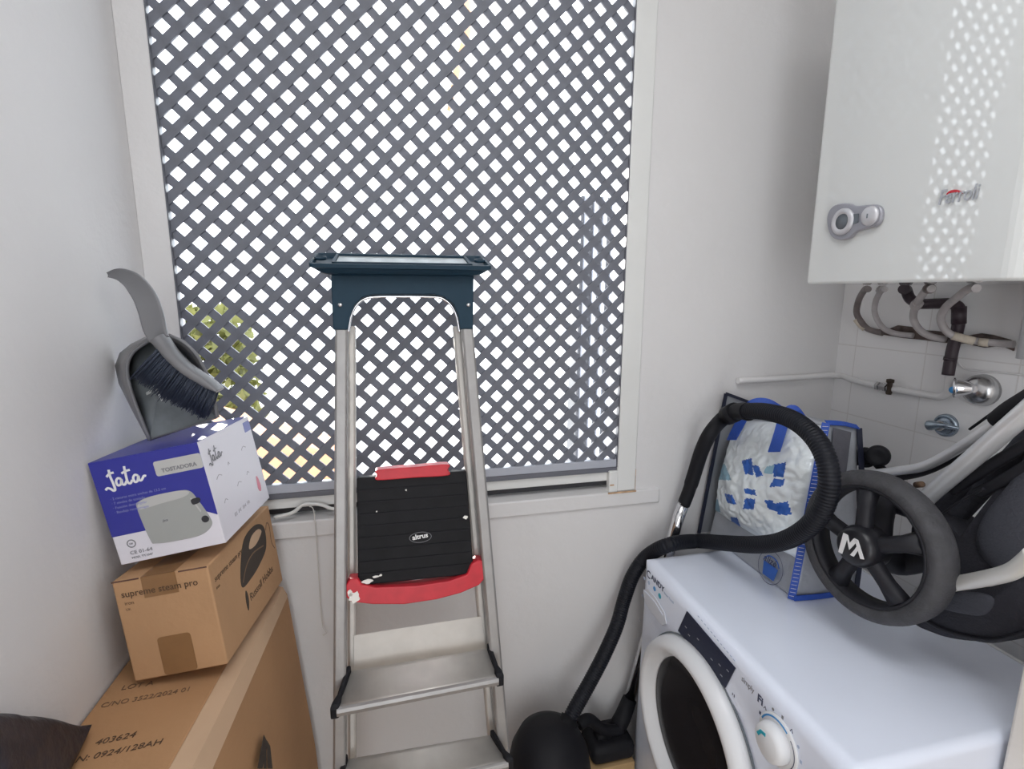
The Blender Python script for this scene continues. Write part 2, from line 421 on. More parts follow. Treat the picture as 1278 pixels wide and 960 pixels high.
# handling mark on the right side face
ar = MB(); nx = V((1, 0, .09)).normalized(); pl = (-.243, .9, .50)
def side(px, py): return atp(px, py, (-.243, .8, .55), V((1, .03, .085)).normalized()) + V((.004, 0, 0))
for q in ([(318, 960), (326, 918), (331, 928), (324, 960)], [(331, 960), (330, 925), (334, 932), (337, 960)], [(326, 960), (327, 938), (329, 938), (329, 960)]):
    P = [side(x, y) for x, y in q]
    ar.rings([P, [p + V((.0008, 0, 0)) for p in P]], smooth=False)
ar.build('handling_mark', 'ink_dark', bc)

# middle carton
def box_thing(name, label, cat, org, dims, rot, m, bev=.003):
    o, X, Y, Z = box_axes(org, *[rad(a) for a in rot]); W, D, H = dims
    t = thing(name, label, cat, o)
    c = [o, o + X * W, o + X * W + Y * D, o + Y * D]; c += [p + Z * H for p in c]
    MB().hexa(c, bev, 2).build('body', m, t)
    F = frame(o, X, Z); S = frame(o + X * W, Y, Z); T = frame(o + Z * H, X, Y)
    return t, F, S, T
mc, F, S, T = box_thing('iron_carton', 'small brown carton with a printed steam iron, between toaster box and large carton', 'box', (-.448, .903, .8875), (.153, .305, .183), (-5.7, -7.0, -4.0), 'card2')
q = lambda x0, y0, x1, y1: [(x0, y0), (x1, y0), (x1, y1), (x0, y1)]
for q0 in (q(.0, .1805, .043, .1828), q(.106, .1805, .152, .1828)): MB().prism(q0, F, -.0002, .0006).build('flap_slit', 'slit', mc)
MB().prism(rrect(.050, .002, .104, .072, .006), F, .0002, .0007).build('tape', 'tape', mc)
MB().prism(q(.046, .146, .101, .1826), F, .0002, .0006).build('tape', 'tape', mc)
MB().prism(q(.047, .0, .100, .30), T, .0002, .0005).build('tape', 'tape', mc)
text('printed_line', 'supreme steam pro', .0165, F @ Matrix.Translation((.011, .153, .0007)), 'ink', mc, sx=.94)
text('printed_line', 'iron', .009, F @ Matrix.Translation((.013, .139, 0)), 'ink_mid', mc)
text('printed_line', 'UK', .006, F @ Matrix.Translation((.013, .129, 0)), 'ink_mid', mc)
text('printed_line', 'supreme steam pro', .0155, S @ Matrix.Translation((.014, .146, 0)), 'ink', mc, sx=1.0)
text('printed_line', 'iron', .008, S @ Matrix.Translation((.014, .132, 0)), 'ink_mid', mc)
text('printed_brand', 'Russell Hobbs', .022, S @ Matrix.Translation((.128, .046, 0)), 'ink', mc, sx=1.05)
MB().prism(spl2([(.112, .036), (.120, .050), (.121, .066), (.116, .075), (.110, .062), (.109, .046)], 5, True), S, .0002, .0007).build('printed_flame', 'ink_dark', mc)
im = MB()   # printed steam iron: dark body with a pale handle opening
im.prism(spl2([(.105, .088), (.115, .125), (.150, .165), (.205, .172), (.245, .160), (.258, .138), (.245, .105), (.20, .090), (.15, .084)], 6, True), S, .0002, .0006)
im.build('printed_iron', 'ink_dark', mc)
MB().prism(spl2([(.165, .140), (.185, .157), (.222, .158), (.238, .147), (.215, .137), (.19, .134)], 6, True), S, .0006, .0009).build('iron_handle_gap', 'card_edge', mc)
k2 = MB()
ribbon(k2, spl2([(.112, .094), (.14, .116), (.18, .124), (.235, .116)]), .003, S, .0006, .0009); k2.build('iron_highlight', 'ink_mid', mc); k2 = MB()
ribbon(k2, spl2([(.262, .14), (.275, .152), (.285, .140), (.281, .105), (.292, .085)]), .002, S, .0002, .0006)
k2.build('iron_cord', 'ink_mid', mc)

# toaster box
tb, F, S, T = box_thing('toaster_box', 'blue and white toaster box on top of the brown iron carton', 'box', (-.463, .943, 1.0845), (.175, .221, .1845), (-6.1, -10.2, -2.1), 'boxwhite', .0015)
W_, D_, H_ = .175, .221, .1845
MB().prism([(0, .052), (.062, .052), (.062, .07), (.150, .068), (.1748, .0535), (.1748, H_), (0, H_)], F, .0001, .0005).build('front_print', 'boxblue', tb)
MB().prism(q(0, 0, W_, D_), T, .0001, .0006).build('top_print', 'boxblue', tb)
# the pictured toaster
MB().prism(spl2([(.0525, .094), (.058, .104), (.080, .109), (.125, .109), (.142, .104), (.150, .088), (.1615, .052), (.160, .036), (.140, .024), (.105, .0225), (.066, .0255), (.0575, .035)], 6, True), F, .0005, .0008).build('pictured_toaster', 'boxgrey', tb)
MB().prism(spl2([(.054, .094), (.060, .1035), (.082, .1085), (.125, .1085), (.1405, .103), (.128, .096), (.090, .093), (.06, .090)], 6, True), F, .0008, .001).build('toaster_top', 'boxgrey2', tb)
tk = MB(); tk.prism(spl2([(.140, .089), (.152, .0905), (.155, .086), (.151, .081), (.141, .080)], 5, True), F, .001, .0013); tk.build('toaster_lever', 'boxdark', tb)
MB().prism(circ(.1535, .0505, .0062), F, .001, .0013).build('toaster_knob', 'boxdark', tb)
MB().prism([(.139, .092), (.1415, .092), (.151, .066), (.149, .064)], F, .0008, .0010).build('toaster_slot', 'boxgrey2', tb)
text('toaster_badge', 'Jata', .006, F @ Matrix.Translation((.086, .061, .0008)), 'boxtext', tb, shear=.3)
MB().prism(rrect(.098, .140, .1748, .166, .004), F, .0005, .0008).build('name_patch', 'boxgrey2', tb)
text('product_name', 'TOSTADORA', .0095, F @ Matrix.Translation((.108, .1455, .0008)), 'boxtext', tb, sx=1.0, bold=.0002)
def jata(scale, fr, m, dx, dy, wd, bold=1):
    mb = MB(); T0 = fr @ Matrix.Translation((dx, dy, 0)) @ Matrix.Scale(scale, 4, (1, 0, 0)) @ Matrix.Scale(scale, 4, (0, 1, 0))
    strokes = [[(-.02, .10), (.06, .17), (.16, .12), (.24, .03), (.31, .06), (.31, .3), (.28, .6), (.30, .86)],
               [(.15, .60), (.28, .70), (.44, .72)],
               [(.62, .42), (.52, .47), (.43, .36), (.45, .20), (.56, .22), (.63, .40), (.62, .22), (.70, .18), (.79, .30)],
               [(.86, .88), (.83, .55), (.82, .26), (.90, .18), (1.0, .30)], [(.70, .62), (.84, .68), (1.02, .70)],
               [(1.24, .42), (1.14, .47), (1.05, .36), (1.07, .20), (1.17, .22), (1.25, .40), (1.24, .24), (1.32, .22), (1.44, .36), (1.52, .34)]]
    for s_ in strokes: ribbon(mb, spl2(s_, 6), wd, T0, .0005, .0009)
    return mb.build('brand_script', m, tb)
jata(.044, F, 'boxwhitetext', .015, .130, .085)
for i, (s_, z) in enumerate((('2 ranuras extra anchas de 13.5 cm', .1185), ('7 niveles de tostado', .1105), ('Función descongelar', .1025), ('Bandeja recogemigas', .0945))):
    text('feature_line', '\u00b7 ' + s_, .0062, F @ Matrix.Translation((.0165, z - .003, .0005)), 'boxpaletext', tb, sx=1.0)
cm = MB(); cm.rings([[F @ V((x, y, .0004)) for x, y in circ(.0265, .0345, .0075)], [F @ V((x, y, .0004)) for x, y in circ(.0265, .0345, .0056)]], cap0=False, cap1=False, smooth=False); cm.build('round_mark', 'boxtext', tb, recalc=False)
text('mark_digits', '230', .0042, F @ Matrix.Translation((.0228, .033, .0003)), 'boxtext', tb)
text('code_line', 'CE 01-64', .0088, F @ Matrix.Translation((.020, .0155, .0003)), 'boxtext', tb, sx=1.1)
text('code_line', 'MOD. TT1047', .0052, F @ Matrix.Translation((.0205, .0075, .0003)), 'boxtext', tb, sx=1.1)
jata(.036, S, 'boxtext', .018, .134, .06)
MB().prism(rrect(.187, .1555, .2185, .176, .002), S, .0002, .0006).build('corner_patch', 'boxpaletext', tb)
for (x, y, ln) in ((.028, .108, .022), (.082, .118, .006), (.150, .128, .022), (.095, .072, .020), (.145, .078, .012), (.032, .062, .014)):
    fa = MB(); ribbon(fa, spl2([(x, y), (x + ln * .5, y + .005), (x + ln, y + .001)]), .0013, S, .0002, .0005); fa.build('side_icon', 'boxfaint', tb)
text('side_text', 'ES  PT  EN  FR', .009, S @ Matrix.Translation((.055, .026, 0)), 'boxfaint', tb, sx=1.3)
pk = MB(); pk.prism(spl2([(.178, .036), (.186, .028), (.193, .037), (.190, .055), (.184, .062), (.180, .052)], 5, True), S, .0002, .0005); pk.build('pink_mark', 'boxpink', tb)
TB_F, TB_S, TB_T = F, S, T

# dark plastic bag near the camera on the large carton
g = []
for i in range(31):
    row = []
    for j in range(31):
        u, v = i / 30, j / 30
        x = XL + .006 + (.075 - .045 * v) * u; y = .50 + .305 * v
        top = .165 * (1 - max(0, (v - .45) / .55) ** 1.3)
        h = top * (1 - u ** 2.6)
        n_ = noise.noise(V((x * 26, y * 26, 1))) * .010 + abs(noise.noise(V((x * 55, y * 55, 4)))) * .006
        row.append(V((x, y, BZ + .013 + max(0, h + .6 * n_ * min(1, 4 * (1 - u)) * min(1, 4 * (1 - v))))))
    g.append(row)
bg = MB().loftq(g).build('plastic_bag', 'bagplastic', None, solid=.003)
tag(bg, 'dark crumpled plastic bag on the large carton at the bottom left corner', 'bag')

# ------------------------------------------------------------------ dustpan and hand brush on the toaster box
def TBT(u, v, h=0): return TB_T @ V((u, v, h))
dpY = 1.03
dp = thing('dustpan', 'grey plastic dustpan standing on its lip on the toaster box', 'dustpan', at(225, 545, 'y', dpY))
# rim outline, each with how deep the pan is there
rim = [(187, 549, 0.0), (172, 512, .45), (161, 478, .8), (159, 456, .95), (166, 440, 1), (180, 429, 1), (196, 421, 1), (212, 420, 1), (230, 428, .95), (246, 444, .9), (258, 468, .75), (266, 494, .4), (271, 521, 0.0)]
def pan_ring(front, inset, shift, dy):
    out = []
    cx, cy = 222, 490
    for x, y, d in rim:
        xx = x + (cx - x) * inset * (d > 0 or inset < 0) - shift * d; yy = y + (cy - y) * inset * .8 * (d > 0)
        out.append(at(xx, yy, 'y', dpY - .003 + front + dy * d))
    return out
nr = len(rim)
pm = MB()
R0 = pan_ring(0, 0, 0, 0); R1 = pan_ring(.0, -.05, 0, 0.0); RB = pan_ring(.006, .02, 17, .062); RI = pan_ring(.002, .09, 9, .05)
pm.rings([RI, R0], closed=False, smooth=True); pm.rings([R0, R1], closed=False); pm.rings([R1, RB], closed=False)
pm.build('pan', 'pan', dp, solid=.0022)
pf = MB()
cen = sum(RI, V()) / nr
grid = [[p.lerp(cen, t) for p in RI] for t in (0, .35, .7, 1)]
pf.loftq(grid)
lipA, lipB = RI[0], RI[-1]
pf.faces_from([lipA, lipB, cen], [(0, 1, 2)])
pf.build('pan_floor', 'panfloor', dp, solid=.002)
back = MB(); cb = sum(RB, V()) / nr
back.loftq([[p.lerp(cb, t) for p in RB] for t in (0, .5, 1)]); back.faces_from([RB[0], RB[-1], cb], [(0, 1, 2)]); back.build('pan_back', 'pan', dp, solid=.002)
MB().tube([R0[0], R0[0].lerp(R0[-1], .5), R0[-1]], .0022, 6).build('rubber_lip', 'brush', dp)
rimp = spline([p - V((0, .001, 0)) for p in R0], 6)
MB().tube(rimp, .0034, 8).build('rim_bead', 'brush', dp)
# scraps in the pan
scr = MB()
def scrap(P, d):
    P = [at(x, y, 'y', dpY + .030 + d) for x, y in P]; scr.rings([P, [p + V((0, .002, 0)) for p in P]], smooth=False)
scrap([(190, 480), (196, 479), (222, 512), (238, 514), (216, 521), (214, 524)], -.012); scrap([(182, 490), (189, 486), (188, 497), (184, 499)], -.004)
scrap([(231, 524), (241, 521), (243, 531), (234, 534)], -.022); scrap([(193, 516), (200, 513), (197, 526)], -.014)
scr.build('debris', 'debris', dp)

hb = thing('hand_brush', 'grey hand brush with dark bristles clipped inside the dustpan', 'brush', at(255, 500, 'y', dpY - .03))
# curved handle: a broad channel that bows up to the wall
hp = [(135.5, 343, 3, 1.06), (150, 343, 8, 1.05), (166, 352, 12, 1.03), (180, 370, 13.5, 1.015), (188, 390, 13.5, 1.005), (193, 410, 13, 1.0), (199, 424, 11, .995)]
ctr, hw = [], []
pts = spline([at(x, y, 'y', yy) for x, y, w_, yy in hp], 6); ws = spline([(w_, 0, 0) for x, y, w_, yy in hp], 6)
hbm = MB(); rings = []
for i, p in enumerate(pts):
    t = (pts[min(i + 1, len(pts) - 1)] - pts[max(0, i - 1)]).normalized(); view = (p - CAMPOS).normalized()
    sd = t.cross(V((0, 1, .1))).normalized(); nn = sd.cross(t).normalized(); w_ = ws[i].x * (p - CAMPOS).dot(CF) / FPX
    ring = []
    for k in range(16):
        a = 2 * PI * k / 16; c_, s_ = math.cos(a), math.sin(a)
        ring.append(p + sd * w_ * math.copysign(abs(c_) ** .6, c_) + nn * .0075 * math.copysign(abs(s_) ** .6, s_) + nn * .006 * (1 - c_ * c_))
    rings.append(ring)
hbm.rings(rings); hbm.build('handle', 'brush', hb)
# brush back: a rounded bar running down to the right
bp_ = [(198, 421, 9), (206, 431, 8), (216, 444, 7), (232, 459, 6.5), (250, 471, 6), (264, 480, 5), (275, 487, 2)]
pts = spline([at(x, y, 'y', dpY - .035 - .0006 * i) for i, (x, y, w_) in enumerate(bp_)], 6); ws = spline([(w_, 0, 0) for x, y, w_ in bp_], 6)
rings = []
for i, p in enumerate(pts):
    t = (pts[min(i + 1, len(pts) - 1)] - pts[max(0, i - 1)]).normalized(); sd = t.cross(V((0, 1, 0))).normalized(); nn = sd.cross(t).normalized(); w_ = ws[i].x * (p - CAMPOS).dot(CF) / FPX
    rings.append([p + sd * w_ * math.copysign(abs(math.cos(a)) ** .7, math.cos(a)) + nn * .020 * math.copysign(abs(math.sin(a)) ** .7, math.sin(a)) for a in [2 * PI * k / 16 for k in range(16)]])
MB().rings(rings).build('brush_back', 'brush', hb)
# bristles: many thin tufts from the back towards lower left
br = MB(); rnd = random.Random(3)
A0, A1 = [at(x, y, 'y', dpY - .036) for x, y in ((203, 432), (272, 488))]
E0, E1 = [at(x, y, 'y', dpY - .020) for x, y in ((164, 474), (258, 520))]
for k in range(900):
    t = rnd.random(); dz = (rnd.random() - .5) * .034
    a = A0.lerp(A1, t) + V((0, dz, 0)); ee = E0.lerp(E1, min(1, max(0, t + rnd.gauss(0, .022)))) + V((0, dz * 1.1, 0))
    ee = a.lerp(ee, (.86 if t < .35 else .98) + rnd.gauss(0, .06))
    mid = a.lerp(ee, .5) + V((rnd.gauss(0, .001), rnd.gauss(0, .001), 0))
    br.tube([a, mid, ee], [.0013, .0012, .0006], 4)
tag(br.build('bristles', 'bristle', hb), 'dark bristles')

# ------------------------------------------------------------------ step ladder
LN = V((0, 1, -.15)).normalized()            # the ladder leans back towards the window
LO = V((0, 1.10, 1.60))
def lad(px, py, d=0): return atp(px, py, LO + LN * d, LN)
LUP = V((0, .15, 1)).normalized()
ld = thing('step_ladder', 'aluminium step ladder with dark tool tray and red trimmed platform before the window', 'ladder', (.04, .90, 0))
def ladframe(d=0): return frame(LO + LN * d, V((1, 0, 0)), LUP)     # outward column points at the room
LFR = ladframe()
LINV = LFR.inverted()
def l2(px, py, d=0):
    p = LINV @ lad(px, py, d); return (p.x, p.y)
def lw(x, y, d=0): return LFR @ V((x, y, -d))          # d away from the room
def rail(pts, w, dep, name, m, d=0):
    """channel-section stile following points (x, y) on the ladder plane"""
    mb = MB(); rs = []
    for x, y in pts:
        sec = [(-w / 2, 0), (-w / 2, dep), (w / 2, dep), (w / 2, 0), (w / 2 - .004, -.003), (-w / 2 + .004, -.003)]
        rs.append([lw(x + a, y, d + c) for a, c in sec])
    mb.rings(rs, smooth=False); return mb.build(name, m, ld, bevel=.0012)
FOOT_Y = -1.60 / LUP.z
def extend(p, q, y): t = (y - p[1]) / (q[1] - p[1]); return (p[0] + (q[0] - p[0]) * t, y)
LT, LB = l2(426, 405), l2(423.5, 935); RT, RB_ = l2(583, 405), l2(629, 935)
LF, RF = extend(LT, LB, FOOT_Y + .02), extend(RT, RB_, FOOT_Y + .02)
rail([LT, LB, LF], .0245, .030, 'stile', 'alu'); rail([RT, RB_, RF], .0245, .030, 'stile', 'alu')
# rear legs just behind the stiles
inL = lambda p, dx: (p[0] + dx, p[1])
rail([inL(LT, .016), inL(LB, .022), inL(LF, .022)], .016, .022, 'rear_leg', 'alu_dull', .045)
rail([inL(RT, -.016), inL(RB_, -.018), inL(RF, -.018)], .016, .022, 'rear_leg', 'alu_dull', .045)
for p in (LF, RF):
    MB().box((p[0] - .018, .82, 0.0), (p[0] + .018, .905, .03), .005).build('rubber_foot', 'blackmatt', ld)
# tool tray on top
ty0, ty1 = l2(500, 345)[1], l2(500, 319)[1]
xl, xr = l2(388, 330)[0], l2(610, 330)[0]
bl, brx = l2(413, 355)[0], l2(591, 355)[0]
zt0, zt1 = 0.0, .034                          # floor and rim of the tray above its hinge line
cy = lw(0, ty0).y
TILT = Matrix.Translation((0, cy - .032, lw(0, ty0).z)) @ Matrix.Rotation(rad(13), 4, 'X')
def trayring(hx, y0, y1, z, r=.012):
    mid = (xl + xr) / 2
    return [TILT @ V((mid + x, y, z)) for x, y in rrect(-hx, y0, hx, y1, r, 6)]
hx = (xr - xl) / 2
tr = MB()
tr.rings([trayring(hx - .026, .016, .112, -.002), trayring(hx - .018, .010, .118, .002), trayring(hx - .004, .004, .126, .012),
          trayring(hx, 0, .130, .014), trayring(hx, 0, .130, .022), trayring(hx - .005, .005, .125, .022), trayring(hx - .009, .009, .121, .016), trayring(hx - .02, .018, .112, .013)], smooth=False)
tr.build('tool_tray', 'teal', ld)
ti = MB(); x0_, x1_ = l2(416, 330)[0], l2(587, 330)[0]
ti.hexa([TILT @ V(p) for p in ((x0_, .014, .010), (x1_, .014, .010), (x1_, .112, .010), (x0_, .112, .010), (x0_, .014, .019), (x1_, .014, .019), (x1_, .112, .019), (x0_, .112, .019))], .002)
ti.build('tray_insert', 'tray_in', ld)
ti = MB(); fw = .006
for a_, b_ in (((x0_, .012), (x1_, .018)), ((x0_, .108), (x1_, .114)), ((x0_, .012), (x0_ + fw, .114)), ((x1_ - fw, .012), (x1_, .114))):
    pz_ = [(a_[0], a_[1]), (b_[0], a_[1]), (b_[0], b_[1]), (a_[0], b_[1])]
    ti.hexa([TILT @ V((x, y, .016)) for x, y in pz_] + [TILT @ V((x, y, .0235)) for x, y in pz_])
ti.build('insert_rim', 'teal', ld)
for px in (399, 600):
    xx = l2(px, 330)[0]
    MB().lathe([(.0085, 0), (.012, 0), (.012, .006), (.0085, .006), (.0085, 0)], TILT @ V((xx, .055, .020)), TILT.to_3x3() @ V((0, 0, 1)), 20).build('tool_ring', 'teal', ld)
# skirt of the tray: legs and arch
out = [l2(x, y) for x, y in ((413, 343), (591, 343), (590, 411), (574, 411), (572, 396), (566, 381), (556, 372), (543, 368), (466, 368), (452, 372), (443, 381), (437, 396), (434, 412), (416, 412))]
sk = MB(); sk.prism(out, LFR, -.040, .006); sk.build('tray_skirt', 'teal', ld, bevel=.003)
hoop = [l2(x, y) for x, y in ((434.5, 415), (437, 397), (443, 383), (452, 374), (466, 370), (500, 369.5), (543, 370), (556, 374), (565, 383), (571, 397), (574, 415))]
MB().tube([lw(x, y, .006) for x, y in spl2(hoop, 5)], .0032, 8).build('hoop', 'chrome', ld)
for px, py in ((584, 381), (425, 381)):
    x, y = l2(px, py); MB().lathe([(.0045, 0), (.004, .003), (.0, .0035)], lw(x, y, -.006), -LN, 12).build('rivet', 'chrome', ld)
# platform, folded up
PD = .012
plq = [l2(x, y) for x, y in ((444.6, 598), (583, 589), (592.5, 719), (446.5, 734))]
pm = MB(); pm.prism(plq, LFR, -.034, -.010)
pm.build('platform', 'black', ld, bevel=.003)
rb = MB()
for k in range(1, 9):
    t = k / 9
    a = V(plq[0]).lerp(V(plq[3]), t); c = V(plq[1]).lerp(V(plq[2]), t)
    a, c = a.lerp(c, .02), c.lerp(a, .02)
    rb.prism([tuple(a), tuple(c), (c.x, c.y - .0035), (a.x, a.y - .0035)], LFR, -.011, -.0082)
rb.build('platform_ribs', 'blackmatt', ld)
tgp = rrect(0, 0, 1, 1, .2)
g0 = l2(471, 600); g1 = l2(559.5, 594); g2 = l2(559, 580); g3 = l2(471, 587)
gm = MB(); gp = spl2([g0, V(g0).lerp(V(g1), .5), g1, V(g1).lerp(V(g2), .5), g2, V(g2).lerp(V(g3), .5), g3, V(g3).lerp(V(g0), .5)], 4, True)
gm.prism(gp, LFR, -.038, -.002); gm.build('grip', 'red', ld, bevel=.003)
fb = [l2(x, y) for x, y in ((431.5, 731), (436, 724), (447, 723), (452, 731), (470, 734), (520, 732), (560, 726), (583, 718), (588, 705), (596, 700), (606, 700), (606, 722), (598, 731), (575, 741), (545, 749), (505, 755), (465, 755), (438, 752), (432, 746))]
MB().prism(fb, LFR, -.036, -.001).build('front_guard', 'red', ld, bevel=.003)
def blob(px, py, rx, ry, d=-.0095):
    x, y = l2(px, py); rnd2 = random.Random(int(px * 7 + py))
    k = FPX / (lad(px, py) - CAMPOS).dot(CF)
    P = [(x + math.cos(a) * rx / k * (1 + rnd2.uniform(-.3, .3)), y + math.sin(a) * ry / k * (1 + rnd2.uniform(-.3, .3))) for a in [2 * PI * q_ / 14 for q_ in range(14)]]
    MB().prism(P, LFR, d, d + .0015).build('paint_splash', 'paint', ld)
blob(458, 728, 6, 3); blob(469, 722, 4, 1.3); blob(475, 720, 1.6, 1.3); blob(582, 647, 3, 2.2); blob(442, 745, 7, 7, -.0015); blob(437, 741, 3, 4, -.0015)
for px, py, rx, ry in ((507, 613, 1, 1.2), (470, 640, 1, .8)): blob(px, py, rx, ry)
blob(423, 804, 4, 7, .002 - .0035); blob(421, 852, 2.5, 8, -.0015); blob(422, 905, 3, 3, -.0015); blob(612, 766, 2, 4, -.0015); blob(428, 671, 2, 3, -.0015)
lb = MB(); bx, by = l2(525, 672); k = .0022
lb.prism(circ(bx, by, .0235, 32, .0115), LFR, -.0085, -.0072); lb.build('badge', 'black', ld)
cr = MB(); cr.rings([[LFR @ V((x, y, -.0071)) for x, y in circ(bx, by, .0232, 32, .0113)], [LFR @ V((x, y, -.0071)) for x, y in circ(bx, by, .0222, 32, .0104)]], cap0=False, cap1=False); cr.build('badge_ring', 'boxtext', ld, recalc=False)
text('badge_text', 'altrus', .0145, LFR @ Matrix.Translation((bx - .0165, by - .0042, -.0072)) @ Matrix.Rotation(.1, 4, 'Z'), 'boxwhitetext', ld, bold=.0004)
# treads
def tread(front, back, lip, name='tread'):
    """front and back: (left px, right px) with y; lip in px"""
    (fx0, fy0, fx1, fy1), (bx0, by0, bx1, by1) = front, back
    a, c = lad(fx0, fy0, -.05), lad(fx1, fy1, -.05); d_, e_ = lad(bx0, by0, .018), lad(bx1, by1, .018)
    z = (a.z + c.z) / 2; dn = -.02
    mb = MB(); n_ = 10
    gridT = []
    for i in range(n_ + 1):
        t = i / n_
        L_, R_ = a.lerp(d_, t), c.lerp(e_, t); sag = -.004 * math.sin(PI * t)
        gridT.append([V((p.x, p.y, p.z + sag)) for p in (L_, L_.lerp(R_, .5), R_)])
    mb.loftq(gridT, smooth=True)
    o = mb.build(name, 'alu_dull', ld, solid=.003)
    f = MB(); pr = [V((0, 0, .002)), V((0, -.006, 0)), V((0, -.008, -.006)), V((0, -.006, -.015)), V((0, .004, -.017)), V((0, .006, -.004))]
    f.rings([[p + q_ for q_ in pr] for p in (a, c)], smooth=False); f.build('tread_lip', 'alu', ld, bevel=.001)
    for p, q_, s_ in ((a, d_, -1), (c, e_, 1)):
        cp = MB(); rs = []
        for t in (-.06, .0, .12, .3, .5, .75, 1.0):
            m_ = p.lerp(q_, t); hgt = .013 + .012 * max(0, t - .3) - (.004 if t < 0 else 0); w2 = .0045 if t > .15 else .008
            rs.append([m_ + V((s_ * .003 - w2, 0, hgt - .006)), m_ + V((s_ * .003 + w2, 0, hgt - .006)), m_ + V((s_ * .003 + w2, 0, -.020)), m_ + V((s_ * .003 - w2, 0, -.020))])
        cp.rings(rs, smooth=False); cp.build('tread_end_cap', 'blackmatt', ld, bevel=.003)
tread((420, 884, 622, 845), (438, 838, 608, 810), 10)
tread((418, 1000, 634, 950), (434, 948, 612, 918), 10)
MB().hexa([lad(441, 838, .040), lad(607, 811, .040), lad(607, 811, .046), lad(441, 838, .046), lad(441, 793, .040), lad(601, 769, .040), lad(601, 769, .046), lad(441, 793, .046)], .001).build('rear_brace', 'alu_dull', ld)
MB().hexa([lad(437, 948, .040), lad(612, 918, .040), lad(612, 918, .046), lad(437, 948, .046), lad(437, 905, .040), lad(610, 880, .040), lad(610, 880, .046), lad(437, 905, .046)], .001)

# ------------------------------------------------------------------ washing machine
WX0, WX1_, WY0, WY1, WZT = .64, 1.165, .507, 1.172, .85
wm = thing('washing_machine', 'white front loading washing machine against the right wall', 'washing machine', (.9, .85, 0))
# rounded cabinet drawn as a side profile, front edge softly rounded
def wprof(i):
    pts = [(WX1_, .02), (WX1_, WZT - .006), (WX1_ - .006, WZT)]
    for k in range(9):
        a = PI / 2 + PI / 2 * k / 8; r = .028; pts.append((WX0 + .028 + r * math.cos(a), WZT - .028 + r * math.sin(a)))
    pts += [(WX0, .74), (WX0 + .003, .73), (WX0 + .003, .10), (WX0 + .008, .02)]
    return pts
pr = wprof(0); c_ = V((sum(p[0] for p in pr) / len(pr), sum(p[1] for p in pr) / len(pr)))
cab = MB(); rs = []
for yy, ins in ((WY0, .016), (WY0 + .004, .007), (WY0 + .010, .002), (WY0 + .018, 0), (WY1 - .042, 0), (WY1 - .025, .0045), (WY1 - .012, .012), (WY1 - .003, .024), (WY1, .036)):
    ring = []
    for x, z in pr:
        xx = min(max(x, WX0 + ins * (1 if z > .1 else .4)), WX1_ - ins * .4); zz = min(z, WZT - ins)
        ring.append(V((xx if x < 1 else min(x, WX1_ - ins * .3), yy, zz)))
    rs.append(ring)
cab.rings(rs, smooth=True); cab_o = cab.build('cabinet', 'enamel', wm)
md = cab_o.modifiers.new('wn', 'WEIGHTED_NORMAL')
for x in (WX0 + .05, WX1_ - .05):
    for y in (WY0 + .05, WY1 - .05): MB().lathe([(.02, 0), (.022, .004), (.018, .022)], (x, y, 0), (0, 0, 1), 16).build('foot', 'blackmatt', wm)
WF = frame((WX0, 0, 0), (0, -1, 0), (0, 0, 1))      # front face, x runs towards the camera; use wy()
def wq(px, py, off=0):
    p = at(px, py, 'x', WX0 - off); return (-p.y, p.z)
# back rim of the top
MB().box((WX1_ - .012, WY0 + .02, WZT - .002), (WX1_ - .004, WY1 - .03, WZT + .002), .0015).build('rear_rim', 'whiteplastic', wm)
# door: outer ring, inner chamfer, dark glass
DC = V((WX0, .884, .556))
dr = MB()
dr.lathe([(.212, 0), (.210, .014), (.204, .028), (.194, .036), (.184, .037), (.178, .033), (.172, .020), (.162, .006), (.158, .0), (.20, 0)], DC, (-1, 0, 0), 72)
dro = dr.build('door', 'whiteplastic', wm)
MB().lathe([(.2155, -.001), (.2155, .0018), (.210, .0022), (.210, -.001)], DC, (-1, 0, 0), 72).build('door_seam', 'boilerdark', dro)
gl = MB(); gl.lathe([(.163, .005), (.158, .009), (.13, .010), (.08, .006), (.0, .004)], DC, (-1, 0, 0), 64); gl.build('door_glass', 'glassdark', dro)
# display, drawer, knob, marks
MB().prism([wq(858, 763), wq(847, 787), wq(906, 858.5), wq(918.5, 834)], WF, .0002, .0022).build('display', 'display', wm)
dd = [wq(x, y) for x, y in ((804, 738), (809, 734), (820, 747), (830, 764), (833, 779), (828, 781), (815, 766), (806, 752))]
dwo = MB().prism(dd, WF, .0002, .0035).build('detergent_drawer', 'drawer', wm, bevel=.002)
dg = MB(); ribbon(dg, [wq(805, 736), wq(819, 751), wq(829, 768)], .003, WF, .0035, .0045); dg.build('drawer_grip', 'enamel', dwo)
KC = at(972, 925, 'x', WX0); 
kb = MB(); kb.lathe([(.046, 0), (.046, .003), (.042, .0045)], (WX0, KC.y, KC.z), (-1, 0, 0), 40); kb.build('dial_plate', 'whiteplastic', wm)
ko = MB(); ko.lathe([(.034, .003), (.034, .012), (.031, .024), (.024, .028), (.0, .029)], (WX0, KC.y, KC.z), (-1, 0, 0), 40); koo = ko.build('program_knob', 'whiteplastic', wm)
KF = frame((WX0, KC.y, KC.z), (0, -1, 0), (0, 0, 1))
tk = MB(); ribbon(tk, [(-.019, .004), (-.012, .015), (-.001, .017)], .006, KF, .0265, .0292); tk.build('knob_pointer', 'mark_teal', koo)
rg = MB(); ribbon(rg, [(.0405 * math.cos(a), .0405 * math.sin(a)) for a in [rad(60 + 100 * k_ / 16) for k_ in range(17)]], .003, KF, .0035, .0052); rg.build('dial_arc', 'mark_blue', wm)
